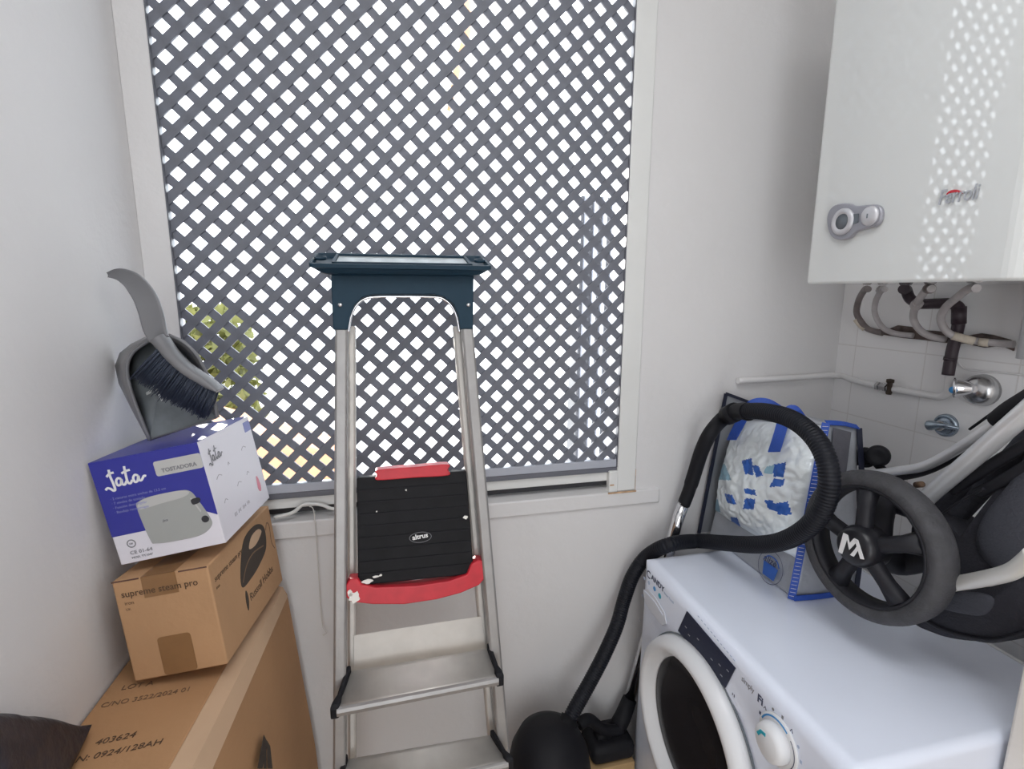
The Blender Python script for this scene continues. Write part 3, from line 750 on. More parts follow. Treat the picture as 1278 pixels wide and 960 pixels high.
rg = MB(); ribbon(rg, [(.041 * math.cos(a), .041 * math.sin(a)) for a in [rad(-50 + 95 * k_ / 16) for k_ in range(17)]], .0012, KF, .0035, .005); rg.build('dial_arc', 'mark_navy', wm)
for k_ in range(9):
    a = rad(165 - 26 * k_); x, y = .0505 * math.cos(a), .0505 * math.sin(a); s_ = .003
    mk = MB()
    if k_ % 3 == 0: mk.prism([(x - s_ * .7, y - s_), (x + s_ * .7, y - s_), (x + s_ * .7, y + s_), (x - s_ * .7, y + s_)], KF, .0002, .0007)
    elif k_ % 3 == 1: ribbon(mk, [(x - s_, y - s_), (x, y + s_), (x + s_, y - s_)], .0014, KF, .0002, .0007)
    else: mk.prism(circ(x, y, s_ * .9, 12), KF, .0002, .0007)
    mk.build('dial_mark', ['mark_navy', 'mark_navy', 'boxtext', 'boxtext', 'mark_navy', 'mark_pale', 'mark_pale', 'mark_pale', 'mark_pale'][k_], wm)
def wtext(name, s, size, px, py, m, **k_):
    x, z = wq(px, py); text(name, s, size, frame((WX0, -x, z), (0, -1, 0), (0, 0, 1)), m, wm, **k_)
x, z = wq(806, 713)
wtext('brand_letter', 'C', .029, 807, 718.5, 'mark_navy', bold=.0004)
wtext('brand_text', 'ANDY', .0200, 812.8, 722.5, 'mark_navy', bold=.0005, sx=1.15)
for i, (px, py) in enumerate(((804.5, 722), (810, 727.5), (817, 735), (823.5, 744))):
    x, z = wq(px, py); MB().prism(circ(x, z, .0045 + .0008 * i, 16), WF, .0002, .0007).build('symbol', ['mark_pale', 'mark_pale', 'mark_blue', 'mark_teal'][i], wm)
wtext('small_text', 'Smart Touch', .0085, 829, 741, 'mark_pale')
wtext('small_text', '9kg  1400', .0068, 801, 743, 'mark_pale')
wtext('name_text', 'simply', .0165, 925.5, 849, 'boxtext', sx=.85); wtext('name_text', 'Fi', .022, 945, 874, 'mark_navy', bold=.0006)
x, z = wq(915, 867); mk = MB(); mk.prism([(x - .002, z - .003), (x + .0005, z), (x - .002, z + .003)], WF, .0002, .0007).prism([(x + .003, z - .003), (x + .005, z - .003), (x + .005, z + .003), (x + .003, z + .003)], WF, .0002, .0007); mk.build('start_symbol', 'mark_navy', wm)
tm = MB()
for i in range(12):
    t = i / 11; px, py = 871 + (915 - 871) * t, 769 + (823 - 769) * t; x, z = wq(px, py)
    tm.prism([(x, z), (x + .006, z), (x + .006, z + .0018), (x, z + .0018)], WF, .0002, .0006)
tm.build('display_captions', 'mark_pale', wm)
dl = MB()
for px, py in ((856, 782), (860, 792), (871, 797), (888, 822), (898, 829), (900, 842), (908, 836)):
    x, z = wq(px, py); dl.prism([(x, z), (x + .007, z), (x + .007, z + .002), (x, z + .002)], WF, .0022, .0026)
dl.build('display_segments', 'boilergrey', wm)
x, z = wq(798, 772); mk = MB(); ribbon(mk, spl2([(x, z + .008), (x + .002, z), (x + .010, z - .002)]), .0012, WF, .0002, .0006); mk.build('drawer_mark', 'boilergrey', wm)

# ------------------------------------------------------------------ boiler
BXF = .90
bl_ = at(1005, 355, 'x', BXF); BY1 = bl_.y; BY0 = at(1247, 352, 'x', BXF).y; BZ0 = bl_.z
bo = thing('gas_boiler', 'white wall mounted gas boiler with a silver control panel', 'boiler', (1.1, (BY0 + BY1) / 2, BZ0))
bm_ = MB(); rs = []
ch = .030
sec = [(XR - .004, BY0 - ch), (BXF + ch, BY0 - ch)] + [(BXF + ch - ch * math.sin(PI / 2 * k_ / 6), BY0 - ch * math.cos(PI / 2 * k_ / 6)) for k_ in range(1, 7)] + [(BXF, BY1 - .008), (BXF + .002, BY1 - .002), (BXF + .008, BY1), (XR - .004, BY1)]
for zz, ins in ((BZ0, .003), (BZ0 + .004, 0), (BZ0 + .70, 0), (BZ0 + .704, .003)):
    rs.append([V((x + (ins if x < 1 else 0), y + (ins if y < BY0 else -ins if y > BY1 - .003 else 0), zz)) for x, y in sec])
bm_.rings(rs, smooth=False); bm_.build('casing', 'boiler', bo, bevel=.002)
BF = frame((BXF, 0, 0), (0, -1, 0), (0, 0, 1))
def bq(px, py): p = at(px, py, 'x', BXF); return (-p.y, p.z)
cp_ = [bq(x, y) for x, y in ((1036, 278), (1037, 267), (1043, 258), (1053, 254), (1064, 254.5), (1072, 257), (1085, 256), (1097, 255.5), (1103, 259), (1105, 266), (1103, 276), (1096, 283), (1084, 286), (1072, 290), (1065, 297), (1055, 300), (1045, 298), (1039, 291))]
cpo = MB().prism(spl2(cp_, 3, True), BF, 0, .009).build('control_panel', 'boilergrey', bo, bevel=.003)
x, y = bq(1057, 277); k_ = .0125
MB().lathe([(.026, .008), (.026, .012), (.023, .015), (.017, .0155), (.015, .012)], (BXF, -x, y), (-1, 0, 0), 32).build('gauge_ring', 'boilergrey2', cpo)
MB().lathe([(.0158, .009), (.015, .0125), (0, .013)], (BXF, -x, y), (-1, 0, 0), 28).build('gauge_face', 'boilerdark', cpo)
x, y = bq(1091, 270); MB().lathe([(.0185, .008), (.018, .012), (.014, .0155), (0, .016)], (BXF, -x, y), (-1, 0, 0), 28).build('control_dial', 'boilergrey2', cpo)
mk = MB(); mk.prism([(x - .0012, y - .004), (x + .0012, y - .004), (x + .0012, y + .004), (x - .0012, y + .004)], BF, .016, .0168); mk.build('dial_pointer', 'boilerdark', cpo)
MB().prism([bq(1067, 268), bq(1077, 267), bq(1076, 278), bq(1067, 281)], BF, .009, .011).build('panel_window', 'boilerdark', cpo)
x, y = bq(1171, 256)
text('brand_text', 'Ferroli', .034, frame((BXF, -x, y), (0, -1, 0), (0, 0, 1)), 'logo_silver', bo, d=.0025, sx=.66, shear=.15)
mk = MB(); ribbon(mk, spl2([bq(1182, 243), bq(1187, 239.5), bq(1195, 238.5), bq(1203, 241.5)]), [.0008 + .0035 * math.sin(PI * i_ / 24) for i_ in range(25)], BF, .0004, .002); mk.build('brand_swoosh', 'red', bo)

# pipes between boiler and wall
XP = 1.265
def pipe(name, label, pts, r, m, cat='pipe', group=None, **k_):
    P = spline(pts, 8); o = MB().tube(P, r, 14, **k_).build(name, m, None); tag(o, label, cat, group); return o
def pp(l, x=XP):
    P = [at(a, b2, 'x', c2) for a, b2, c2 in [(t + (x,))[:3] for t in l]]
    for p in P: p.z = min(p.z, BZ0 - .009)
    return P
pipe('curved_pipe', 'dark brown curved pipe under the boiler, nearest the room corner', pp([(1086, 340, 1.16), (1080, 358, 1.2), (1072, 374, 1.24), (1069, 390, 1.255), (1075, 402, 1.262), (1084, 411, 1.275), (1102, 416, 1.283)]), .0078, 'copper')
pt = thing('curved_pipe', 'second curved pipe from the corner, thin and grey-brown with no tape', 'pipe', at(1107, 340, 'x', 1.16))
MB().tube(spline(pp([(1107, 340, 1.16), (1101, 358, 1.2), (1093, 376, 1.24), (1092, 392, 1.25), (1101, 408, 1.258), (1116, 416, 1.268), (1140, 419, 1.283)]), 8), .0068, 14).build('tube', 'copper2', pt)
MB().lathe([(.010, -.006), (.010, .006)], at(1099, 362, 'x', 1.206), at(1093, 376, 'x', 1.24) - at(1101, 358, 'x', 1.2), 6, smooth=False).build('nut', 'copper2', pt)
pt = thing('curved_pipe', 'pale curved pipe with a hexagon nut, third from the corner under the boiler', 'pipe', at(1162, 340, 'x', 1.12))
P3 = pp([(1166, 338, 1.12), (1158, 356, 1.15), (1149, 371, 1.18), (1142, 384, 1.21), (1140, 398, 1.225), (1148, 412, 1.235), (1162, 420, 1.25), (1180, 424, 1.275)])
MB().tube(spline(P3, 8), .0078, 14).build('tube', 'copper2', pt)
MB().lathe([(.0125, -.009), (.0125, .009)], P3[3] + (P3[2] - P3[3]) * .3, P3[2] - P3[3], 6, smooth=False).build('nut', 'copper2', pt)
MB().lathe([(.0105, -.012), (.0105, .012)], P3[0].lerp(P3[1], .55), P3[1] - P3[0], 16).build('sleeve', 'copper', pt)
pt = thing('curved_pipe', 'pale curved pipe wrapped in masking tape, fourth from the corner under the boiler', 'pipe', at(1218, 345, 'x', 1.1))
P4 = pp([(1222, 340, 1.10), (1210, 357, 1.13), (1196, 370, 1.16), (1180, 384, 1.19), (1174, 398, 1.21), (1180, 412, 1.225), (1192, 420, 1.24), (1212, 425, 1.262), (1240, 428, 1.275), (1266, 430, 1.283)])
MB().tube(spline(P4, 8), .0078, 14).build('tube', 'copper2', pt)
MB().tube([at(a, b2, 'x', c2) for a, b2, c2 in ((1189, 419, 1.236), (1200, 422, 1.248), (1216, 426, 1.263))], .0092, 14).build('tape_wrap', 'masking', pt)
MB().tube([at(a, b2, 'x', c2) for a, b2, c2 in ((1222, 427, 1.266), (1234, 428, 1.272))], .0090, 14).build('tape_wrap', 'masking', pt)
# tape on the first pipe
o = bpy.data.objects['curved_pipe']
MB().tube([at(a, b2, 'x', c2) for a, b2, c2 in ((1068.5, 398, 1.2575), (1074, 405, 1.265), (1080, 410.5, 1.272))], .0089, 14).build('tape_wrap', 'masking', o)
# dark brown drain pipe with its elbow
dpn = thing('drain_pipe', 'dark brown plastic pipe running down the wall below the boiler', 'pipe', at(1184, 470, 'x', 1.27))
MB().tube(spline(pp([(1131, 340, 1.2), (1131, 352, 1.22), (1131, 362, 1.24), (1136, 373, 1.255), (1148, 379, 1.258), (1168, 379, 1.258), (1186, 379, 1.258), (1196, 384, 1.258), (1197, 398, 1.262), (1193, 420, 1.268), (1188, 440, 1.27), (1183, 468, 1.27)]), 7), .0122, 16).build('tube', 'brownpipe', dpn)
cl = pp([(1186.5, 446, 1.27), (1185.5, 450, 1.27)]); MB().tube(cl, .0132, 16).build('collar', 'brownpipe', dpn)
MB().tube(pp([(1197, 383, 1.258), (1196.5, 404, 1.263)]), .0140, 16).build('elbow_socket', 'brownpipe', dpn)
# white water pipe round the corner, with isolating valve
wp = thing('water_pipe', 'white painted water pipe running round the corner with a small brass valve', 'pipe', at(1180, 495, 'x', 1.28))
c0 = at(921, 475.5, 'y', YW - .011); c1 = at(1043, 468.5, 'y', YW - .012)
wpts = [c0, c0.lerp(c1, .5), c1, at(1064, 474, 'x', 1.285), at(1092, 481, 'x', 1.285), at(1125, 487.5, 'x', 1.284), at(1160, 493.5, 'x', 1.283), at(1174, 495, 'x', 1.282), at(1182, 490, 'x', 1.281), at(1184, 480, 'x', 1.281), at(1185, 466, 'x', 1.281)]
MB().tube(spline(wpts, 7), .0088, 14).build('tube', 'whitepipe', wp)
va, vb = at(1094, 481.5, 'x', 1.283), at(1118, 486.5, 'x', 1.283); vd = (vb - va).normalized()
MB().lathe([(.0095, 0), (.0125, .002), (.0125, .010), (.010, .012), (.010, .022), (.0125, .024), (.0125, .032), (.0095, .034)], va, vd, 6, smooth=False).build('valve_body', 'chrome_worn', wp)
vs_ = at(1110, 484, 'x', 1.276)
MB().lathe([(.006, -.018), (.008, -.012), (.006, -.008), (.006, .012), (.009, .014), (.009, .022), (.0, .024)], vs_, (0, 0, 1), 14).build('valve_stem', 'ink_dark', wp)
# chrome tap
tp = thing('chrome_tap', 'round chrome tap with a blue dot beside the white pipe elbow', 'tap', at(1224, 487, 'x', XR))
cc = at(1224, 487, 'x', 1.292)
MB().lathe([(.036, -.008), (.035, .004), (.031, .014), (.022, .022), (.010, .026), (0, .027)], cc, (-1, 0, 0), 36).build('cover_rose', 'chrome_worn', tp)
h0, h1 = at(1214, 485, 'x', 1.262), at(1192, 484, 'x', 1.245)
MB().tube(spline([h0, h0.lerp(h1, .4), h1], 6), [.011 + .010 * i_ / 12 for i_ in range(13)], 16).build('handle', 'chrome', tp)
hd = (h1 - h0).normalized(); 
MB().lathe([(.0225, -.003), (.0225, .002), (.018, .0045), (0, .005)], h1, hd, 24).build('handle_cap', 'chrome', tp)
MB().lathe([(.008, .0), (.007, .0018), (0, .002)], h1 + V((-.016, -.008, -.003)), V((-1, -.5, 0)), 14).build('blue_dot', 'mark_blue', tp)
# stop valve
sv = thing('stop_valve', 'small round bluish metal stop valve below the chrome tap', 'valve', at(1180, 530, 'x', XR))
cc = at(1180, 531, 'x', 1.296)
MB().lathe([(.028, -.004), (.027, .003), (.022, .006), (.021, .004), (.016, .006), (.0, .007)], cc, (-1, 0, 0), 32).build('plate', 'valve_grey', sv)
ha = [at(1160, 531, 'x', 1.272), at(1170, 531, 'x', 1.268), at(1182, 532, 'x', 1.27), at(1197, 535, 'x', 1.278)]
MB().tube(spline(ha, 6), [.0125, .0125, .012, .011, .010, .009, .008, .007, .006, .006, .006, .006, .006, .006, .006, .005, .005, .004, .003], 14).build('lever', 'valve_grey', sv)
MB().lathe([(.012, 0), (.012, .02), (.009, .026)], cc, (-1, 0, 0), 20).build('spindle', 'chrome_worn', sv)
# white duct at the right edge of the picture
dt = MB(); a = at(1271, 352, 'x', 1.22); b2 = at(1268, 448, 'x', 1.22)
dt.lathe([(.030, 0), (.030, .120), (.034, .122), (.034, BZ0 - b2.z - .002)], V((1.25, a.y - .034, b2.z)), (0, 0, 1), 24)
tag(dt.build('flue_duct', 'whiteplastic'), 'white vertical duct beside the boiler pipes, at the right picture edge', 'duct')
# rough slot in the plaster behind the pipes, thin wire
slot = [(1082, 408), (1095, 411), (1112, 410), (1122, 406), (1138, 408), (1150, 412), (1168, 413), (1190, 416), (1208, 419), (1226, 416), (1240, 418), (1262, 424), (1268, 428), (1266, 438), (1252, 432), (1230, 434), (1206, 429), (1180, 428), (1150, 424), (1128, 422), (1104, 418), (1086, 414)]
fr = frame((XR, 0, 0), (0, -1, 0), (0, 0, 1)); P = []
for x, y in slot: p = at(x, y, 'x', XR); P.append((-p.y, p.z))
mb = MB(); mb.prism(P, fr, -.001, .004); struct(mb.build('plaster_gap', 'mortar', wr))
tag(MB().tube(spline([at(a, b2, 'x', 1.297) for a, b2 in ((1196, 452), (1203, 460), (1222, 463), (1245, 465), (1275, 468), (1300, 470))], 6), .0022, 8).build('wall_wire', 'whitepipe'), 'thin white wire along the wall right of the brown pipe', 'wire')

# ------------------------------------------------------------------ shopping bag on the washing machine
ZW = WZT + .001
bgb = thing('cooler_bag', 'silver foil cooler bag with blue straps standing on the washing machine', 'bag', (.95, 1.07, ZW))
A_ = V((.885, .915, ZW)); 
def bagp(px, py): return atp(px, py, (.885, 1.0, 1), V((1, 0, -.0)).normalized())
TFR = at(1031, 527, 'x', .955)         # front top right corner
Abot = at(988, 746, 'x', .885)
Bbot = V((.885, 1.225, ZW)); Btop = V((.955, 1.232, 1.20))
ZT = TFR.z
back_b, back_t = V((1.06, Abot.y + .005, ZW)), V((1.05, TFR.y + .01, ZT - .02))
fm = MB()
fm.hexa([Abot, V((1.06, Abot.y, ZW)), V((1.06, 1.228, ZW)), Bbot, TFR + V((.006, .004, -.004)), back_t, V((1.05, 1.23, ZT - .03)), Btop], .004)
fm.build('body', 'bagside', bgb)
# crumpled bulging front
def frontpt(u, v):      # u from the room corner (0) towards the camera (1), v up
    b_ = Bbot.lerp(Abot, u); t_ = Btop.lerp(TFR, u); return b_.lerp(t_, v)
patch = []
for px, py, w_, h_, sk_ in ((934, 584, 10, 15, 4), (945, 587, 6, 11, 5), (973, 588, 11, 14, -3), (960, 587, 8, 8, -4), (970, 602, 12, 8, -4), (936, 614, 10, 8, 0), (935, 629, 11, 12, -2), (962, 631, 8, 12, 5), (977, 636, 14, 12, 6), (911, 623, 8, 12, 4), (901, 590, 12, 16, 8), (893, 632, 6, 12, 2), (918, 655, 8, 16, 6), (912, 668, 14, 6, 4)):
    patch.append((px, py, w_, h_, sk_))
def proj(p):
    d = p - CAMPOS; z_ = d.dot(CF); return 639 + FPX * d.dot(CR) / z_, 480 - FPX * d.dot(CU) / z_
NU = 110
G = []
for i in range(NU + 1):
    row = []
    for j in range(NU + 1):
        u, v = i / NU, j / NU
        p = frontpt(u, .22 + .76 * v); e_ = (4 * u * (1 - u)) ** .55 * (4 * v * (1 - v)) ** .5
        n_ = noise.noise(p * 30) * .006 + noise.noise(p * 70) * .003 + abs(noise.noise(p * 45 + V((3, 1, 7)))) * .006
        row.append(p + V((-1, -.12, 0)) * (.062 * e_ + n_ * min(1, e_ * 2) + .001))
    G.append(row)
ff = MB(); ff.bm.verts.ensure_lookup_table()
R = [[ff.bm.verts.new(p) for p in r] for r in G]
quads = []
for (px, py, w_, h_, sk_) in patch:
    w_, h_ = w_ * 1.25, h_ * 1.2; rr_ = random.Random(px); j_ = lambda s: rr_.uniform(-s, s)
    quads.append([(px - w_ / 2 - sk_ / 2 + j_(2), py - h_ / 2), (px + w_ / 2 - sk_ / 2, py - h_ / 2 + j_(3)), (px + w_ / 2 + sk_ / 2 + j_(2), py + h_ / 2), (px - w_ / 2 + sk_ / 2, py + h_ / 2 + j_(3))])
def inside(x, y, P):
    c = False; n_ = len(P)
    for i in range(n_):
        (x0, y0), (x1, y1) = P[i], P[(i + 1) % n_]
        if (y0 > y) != (y1 > y) and x < (x1 - x0) * (y - y0) / (y1 - y0) + x0: c = not c
    return c
for i in range(NU):
    for j in range(NU):
        f = ff.bm.faces.new((R[i][j], R[i + 1][j], R[i + 1][j + 1], R[i][j + 1])); f.smooth = True
        x, y = proj((G[i][j] + G[i + 1][j + 1]) / 2)
        for qi, P in enumerate(quads):
            if inside(x, y, P): f.material_index = 1 if qi not in (3, 10, 11) else 2
ff.build('front_panel', ['foil', 'foilblue', 'foilpale'], bgb)
# side face gusset folded inward, piping
sg = MB(); 
def sidept(u, v): return Abot.lerp(V((1.06, Abot.y, ZW)), u).lerp(TFR.lerp(back_t, u), v)
gridS = []
for i in range(13):
    u = i / 12; gridS.append([sidept(u, v / 12) + V((0, -.004 - .010 * math.sin(PI * u) * (1 - v / 12) + .012 * max(0, v / 12 - .4) * math.sin(PI * u) * 0, 0)) for v in range(13)])
sg.loftq(gridS); sg.build('side_panel', 'bagside', bgb, solid=.002)
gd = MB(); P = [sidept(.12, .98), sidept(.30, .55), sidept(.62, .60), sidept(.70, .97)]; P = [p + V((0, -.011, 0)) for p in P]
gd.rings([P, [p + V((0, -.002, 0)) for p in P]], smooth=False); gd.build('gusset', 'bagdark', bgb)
def strip(name, m, pts, w_, th, nref, sub=6):
    pts = spline(pts, sub); mb = MB(); rs = []
    for i, p in enumerate(pts):
        t = (pts[min(i + 1, len(pts) - 1)] - pts[max(0, i - 1)]).normalized(); nn = (V(nref) - t * V(nref).dot(t)).normalized(); sd = t.cross(nn)
        rs.append([p + sd * w_ / 2 + nn * th, p - sd * w_ / 2 + nn * th, p - sd * w_ / 2 - nn * th, p + sd * w_ / 2 - nn * th])
    mb.rings(rs, smooth=False); return mb.build(name, m, bgb)
off = V((-.006, -.006, 0))
strip('corner_trim', 'bagblue', [Abot.lerp(TFR, t) + off for t in (0, .33, .66, 1)], .016, .0012, (-1, -1, 0))
strip('corner_trim', 'bagnavy', [back_t + V((.0, -.01, .0)), V((1.056, Abot.y - .006, ZW + .17)), V((1.06, Abot.y - .008, ZW + .004))], .014, .0012, (0, -1, 0))
strip('bottom_trim', 'bagblue', [Abot + V((-.004, -.012, .006)), V((.97, Abot.y - .018, ZW + .006)), V((1.06, Abot.y - .010, ZW + .006))], .012, .0012, (0, -1, .2))
strip('top_trim', 'bagblue', [TFR + V((-.002, -.004, 0)), TFR.lerp(back_t, .5) + V((0, -.006, .004)), back_t + V((0, -.006, .002))], .014, .0012, (0, -.6, 1))
# stitching on the corner trim
st = MB()
for k_ in range(46):
    p = Abot.lerp(TFR, .02 + .96 * k_ / 45) + off + V((-.0012, -.0012, 0)); st.tube([p + V((-.004, .004, 0)), p + V((.004, -.004, .001))], .0007, 4)
st.build('stitching', 'boxwhitetext', bgb)
# tall back panel towards the room corner, dark edged
bpP = [at(906, 491, 'y', 1.243), at(872, 668, 'y', 1.247), V((1.00, 1.243, ZW + .0)), at(958, 512, 'y', 1.236)]
bpP = [V((p.x, p.y, max(p.z, ZW))) for p in bpP]
k2 = MB(); k2.rings([bpP, [p + V((0, .004, 0)) for p in bpP]], smooth=False); k2.build('back_panel', 'bagback', bgb)
strip('back_piping', 'bagnavy', [bpP[0] + V((-.002, -.003, 0)), bpP[0].lerp(bpP[1], .5) + V((-.002, -.003, 0)), bpP[1] + V((-.002, -.003, 0))], .010, .002, (0, -1, 0))
strip('back_piping', 'bagnavy', [bpP[0] + V((-.002, -.003, 0)), bpP[0].lerp(bpP[3], .5) + V((0, -.003, .001)), bpP[3] + V((0, -.003, 0))], .008, .002, (0, -1, 0))
# straps
def onfront(px, py, d=.0): return at(px, py, 'x', .875 - d)
strip('strap', 'bagblue', [at(972, 512, 'x', .975), at(958, 504, 'x', .955), at(944, 503, 'x', .93), at(934, 509, 'x', .915), at(926, 524, 'x', .905), at(917, 541, 'x', .89), at(913, 549, 'x', .875)], .026, .0012, (-1, -.4, .4))
strip('strap', 'bagblue', [at(1000, 524, 'x', .985), at(991, 513, 'x', .962), at(984, 514, 'x', .945), at(978, 525, 'x', .93), at(972, 545, 'x', .90), at(966, 564, 'x', .868)], .028, .0012, (-1, -.4, .4))
# printed emblem at the foot of the front panel
EF = frame((.885, 0, 0), (0, -1, 0), (.16, 0, 1))
efo = at(963, 708, 'x', .884); Ef = frame(efo + V((-.003, 0, 0)), Abot - Bbot, V((.18, 0, 1)))
ring = MB()
ring.rings([[Ef @ V((x, y, .001)) for x, y in circ(0, 0, .0405, 40)], [Ef @ V((x, y, .001)) for x, y in circ(0, 0, .039, 40)]], cap0=False, cap1=False); ring.build('emblem_ring', 'mark_navy', bgb, recalc=False)
em = MB(); em.prism([(-.024, .006), (.024, .006), (.019, -.026), (-.018, -.026)], Ef, .0004, .0012)
em.build('emblem_basket', 'foilblue', bgb)
em = MB(); ribbon(em, spl2([(-.026, .008), (-.015, .022), (.0, .026), (.016, .022), (.026, .010)]), .0028, Ef, .0004, .0012); em.build('emblem_handle', 'foilblue', bgb)
text('emblem_text', 'aliz\u00e9', .024, Ef @ Matrix.Translation((-.026, .007, .0012)), 'mark_navy', bgb, bold=.0003, shear=.15)

# ------------------------------------------------------------------ vacuum cleaner
vc = thing('vacuum_cleaner', 'black vacuum cleaner with its ribbed hose looped over the washing machine', 'vacuum cleaner', (.42, 1.07, 0))
hose = [at(704, 912, 'y', 1.10), at(718, 884, 'y', 1.12), at(737, 850, 'y', 1.145), at(755, 815, 'y', 1.16), at(770, 780, 'y', 1.178), at(779, 748, 'y', 1.205), at(790, 718, 'y', 1.21), at(807, 695, 'y', 1.208),
        at(835, 680, 'z', .879), at(870, 675.5, 'x', .812), at(905, 678, 'x', .815), at(940, 680, 'x', .808), at(975, 676, 'x', .805), at(1006, 660, 'x', .80), at(1027, 634, 'x', .80), at(1035, 601, 'x', .80), at(1029, 567, 'x', .805), at(1011, 540, 'x', .81), at(985, 522, 'x', .818), at(955, 514, 'x', .825), at(930, 513, 'x', .845)]
hs = spline(hose, 30); hs = resample(hs, .0016)
Rr = [.0190 + (.0009 if (i % 4) < 2 else -.0006) for i in range(len(hs))]
MB().tube(hs, Rr, 18).build('hose', 'hose', vc)
# bent grip that joins hose and wand
gp = [at(934, 514, 'x', .842), at(920, 514, 'x', .852), at(902, 523, 'x', .858), at(887, 540, 'y', 1.15), at(876, 562, 'y', 1.17), at(867, 590, 'y', 1.19), at(860, 612, 'y', 1.20), at(853, 630, 'y', 1.203)]
gs_ = spline(gp, 8); 
MB().tube(gs_, [.0228 - .004 * min(1, i / 20) - .0015 * (i > 45) for i in range(len(gs_))], 18).build('grip', 'blackmatt', vc)
MB().tube([at(918, 514, 'x', .853), at(908, 519, 'x', .8565)], .0250, 18).build('grip_collar', 'blackmatt', vc)
wa = [at(853, 628, 'y', 1.203), at(844, 655, 'y', 1.205), at(786, 872, 'y', 1.212)]
MB().tube([wa[0], wa[1], wa[1].lerp(wa[2], .5), wa[2]], .0158, 18).build('wand', 'chrome', vc)
# floor head upright behind the washer, resting on the tan box
nz = at(745, 930, 'y', 1.20).z
MB().box((.505, 1.13, nz), (.635, 1.235, nz + .055), .018, 4).build('floor_head', 'blackmatt', vc)
hc = wa[2]
MB().tube([V((.60, 1.19, nz + .05)), V((.625, 1.2, nz + .08)), hc], [.026, .024, .021], 16).build('head_neck', 'blackmatt', vc)
MB().lathe([(.016, -.02), (.016, .02)], (.548, 1.175, nz + .058), (1, 0, 0), 16).build('head_knob', 'black', vc)
MB().tube(spline([at(722, 905, 'y', 1.15), at(735, 898, 'y', 1.16), at(752, 910, 'y', 1.17), at(775, 912, 'y', 1.18)], 6), .016, 12).build('head_hinge', 'blackmatt', vc)
# canister: a rounded upright drum beside the ladder
ccx, ccy = at(686, 930, 'y', 1.085).x, 1.085
ctop = at(684, 907, 'y', 1.085).z
cn = MB(); cn.lathe([(.085, .02), (.100, .03), (.108, .08), (.108, ctop - .12), (.100, ctop - .07), (.082, ctop - .03), (.05, ctop - .008), (0, ctop)], (ccx, ccy, 0), (0, 0, 1), 40); cn.build('canister', 'blackmatt', vc)
MB().lathe([(.108, 0), (.1105, .004), (.1105, .012), (.108, .016)], (ccx, ccy, ctop - .15), (0, 0, 1), 40).build('canister_band', 'black', vc)
for s_ in (-1, 1):
    MB().lathe([(.03, -.01), (.035, -.006), (.035, .006), (.03, .01)], (ccx + s_ * .08, ccy - .04, .035), (1, 0, 0), 20).build('wheel', 'black', vc)
MB().tube([at(690, 925, 'y', 1.085), at(704, 912, 'y', 1.10), at(712, 897, 'y', 1.113)], [.034, .029, .026], 18).build('hose_connector', 'black', vc)
# tan box under the floor head
tx = MB(); tx.box((.50, 1.125, 0), (.630, 1.245, nz - .001), .002)
tag(tx.build('low_box', 'cardtan'), 'plain tan cardboard box under the floor head of the vacuum cleaner', 'box')

# ------------------------------------------------------------------ folded stroller on the washing machine
so = thing('folded_stroller', 'folded black stroller with silver frame lying on the washing machine', 'stroller', (1.02, .72, ZW))
XW = .878
wc = at(1079, 681, 'x', XW); wt = at(1080, 588, 'x', XW)
WRD = wt.z - wc.z
ax = V((-1, -.06, .06)).normalized()
wh = MB()
prof = [(WRD * .80, .004), (WRD * .86, .010), (WRD * .93, .008), (WRD * .985, -.002), (WRD, -.016), (WRD * .99, -.032), (WRD * .95, -.044), (WRD * .86, -.048), (WRD * .80, -.042), (WRD * .775, -.02), (WRD * .80, .004)]
who = wh.lathe(prof, wc, ax, 72).build('wheel', 'tyre', so)
ri = MB(); ri.lathe([(WRD * .80, .002), (WRD * .795, .006), (WRD * .76, .004), (WRD * .735, -.012), (WRD * .74, -.036), (WRD * .80, -.038)], wc, ax, 72, caps=False).build('rim', 'rim', who)
WFm = frame(wc, V((0, -1, 0)) , V((0, 0, 1))); 
u_ = (V((0, -1, 0)) - ax * V((0, -1, 0)).dot(ax)).normalized(); v_ = ax.cross(u_)
# frame with x to the camera side, y up, third = outward axis
WFm = Matrix(((u_.x, v_.x, ax.x, wc.x), (u_.y, v_.y, ax.y, wc.y), (u_.z, v_.z, ax.z, wc.z), (0, 0, 0, 1)))
hubc = WFm.inverted() @ atp(1067, 679, wc, ax)
for k_ in range(5):
    a = rad(28 + 72 * k_); sp = MB(); rs = []
    for t in (.10, .3, .5, .75):
        rad_ = WRD * t; w_ = .050 - .020 * math.sin(PI * min(1, t / .8)) if t > .15 else .040; dpt = .012 - .018 * t
        c0 = V((math.cos(a) * rad_, math.sin(a) * rad_)); tt = V((-math.sin(a), math.cos(a)))
        rs.append([WFm @ V((c0.x + tt.x * s_ * w_ / 2, c0.y + tt.y * s_ * w_ / 2, dpt + dz)) for s_, dz in ((-1, -.010), (-.7, .004), (0, .009), (.7, .004), (1, -.010), (0, -.016))])
    sp.rings(rs); sp.build('spoke', 'rim', who)
hb_ = MB(); hb_.lathe([(.040, -.02), (.040, .016), (.036, .028), (.030, .033), (0, .034)], wc, ax, 36); hbo = hb_.build('hub_cap', 'hub', who)
em = MB()
def eb(P): em.prism([(x * .0115, y * .0115) for x, y in P], WFm, .0338, .0352)
eb([(-2.0, -1.9), (-1.3, -1.9), (-.9, 1.0), (-.1, -.4), (.9, 1.6), (2.3, -1.2), (1.8, -1.25), (.9, .5), (-.05, -1.5), (-1.0, 1.6), (-1.9, 1.5)][:3] + [(-.2, -.6), (.35, .4), (.9, 1.6), (.2, 1.6), (-.35, .5), (-.9, 1.7), (-1.7, 1.7)])
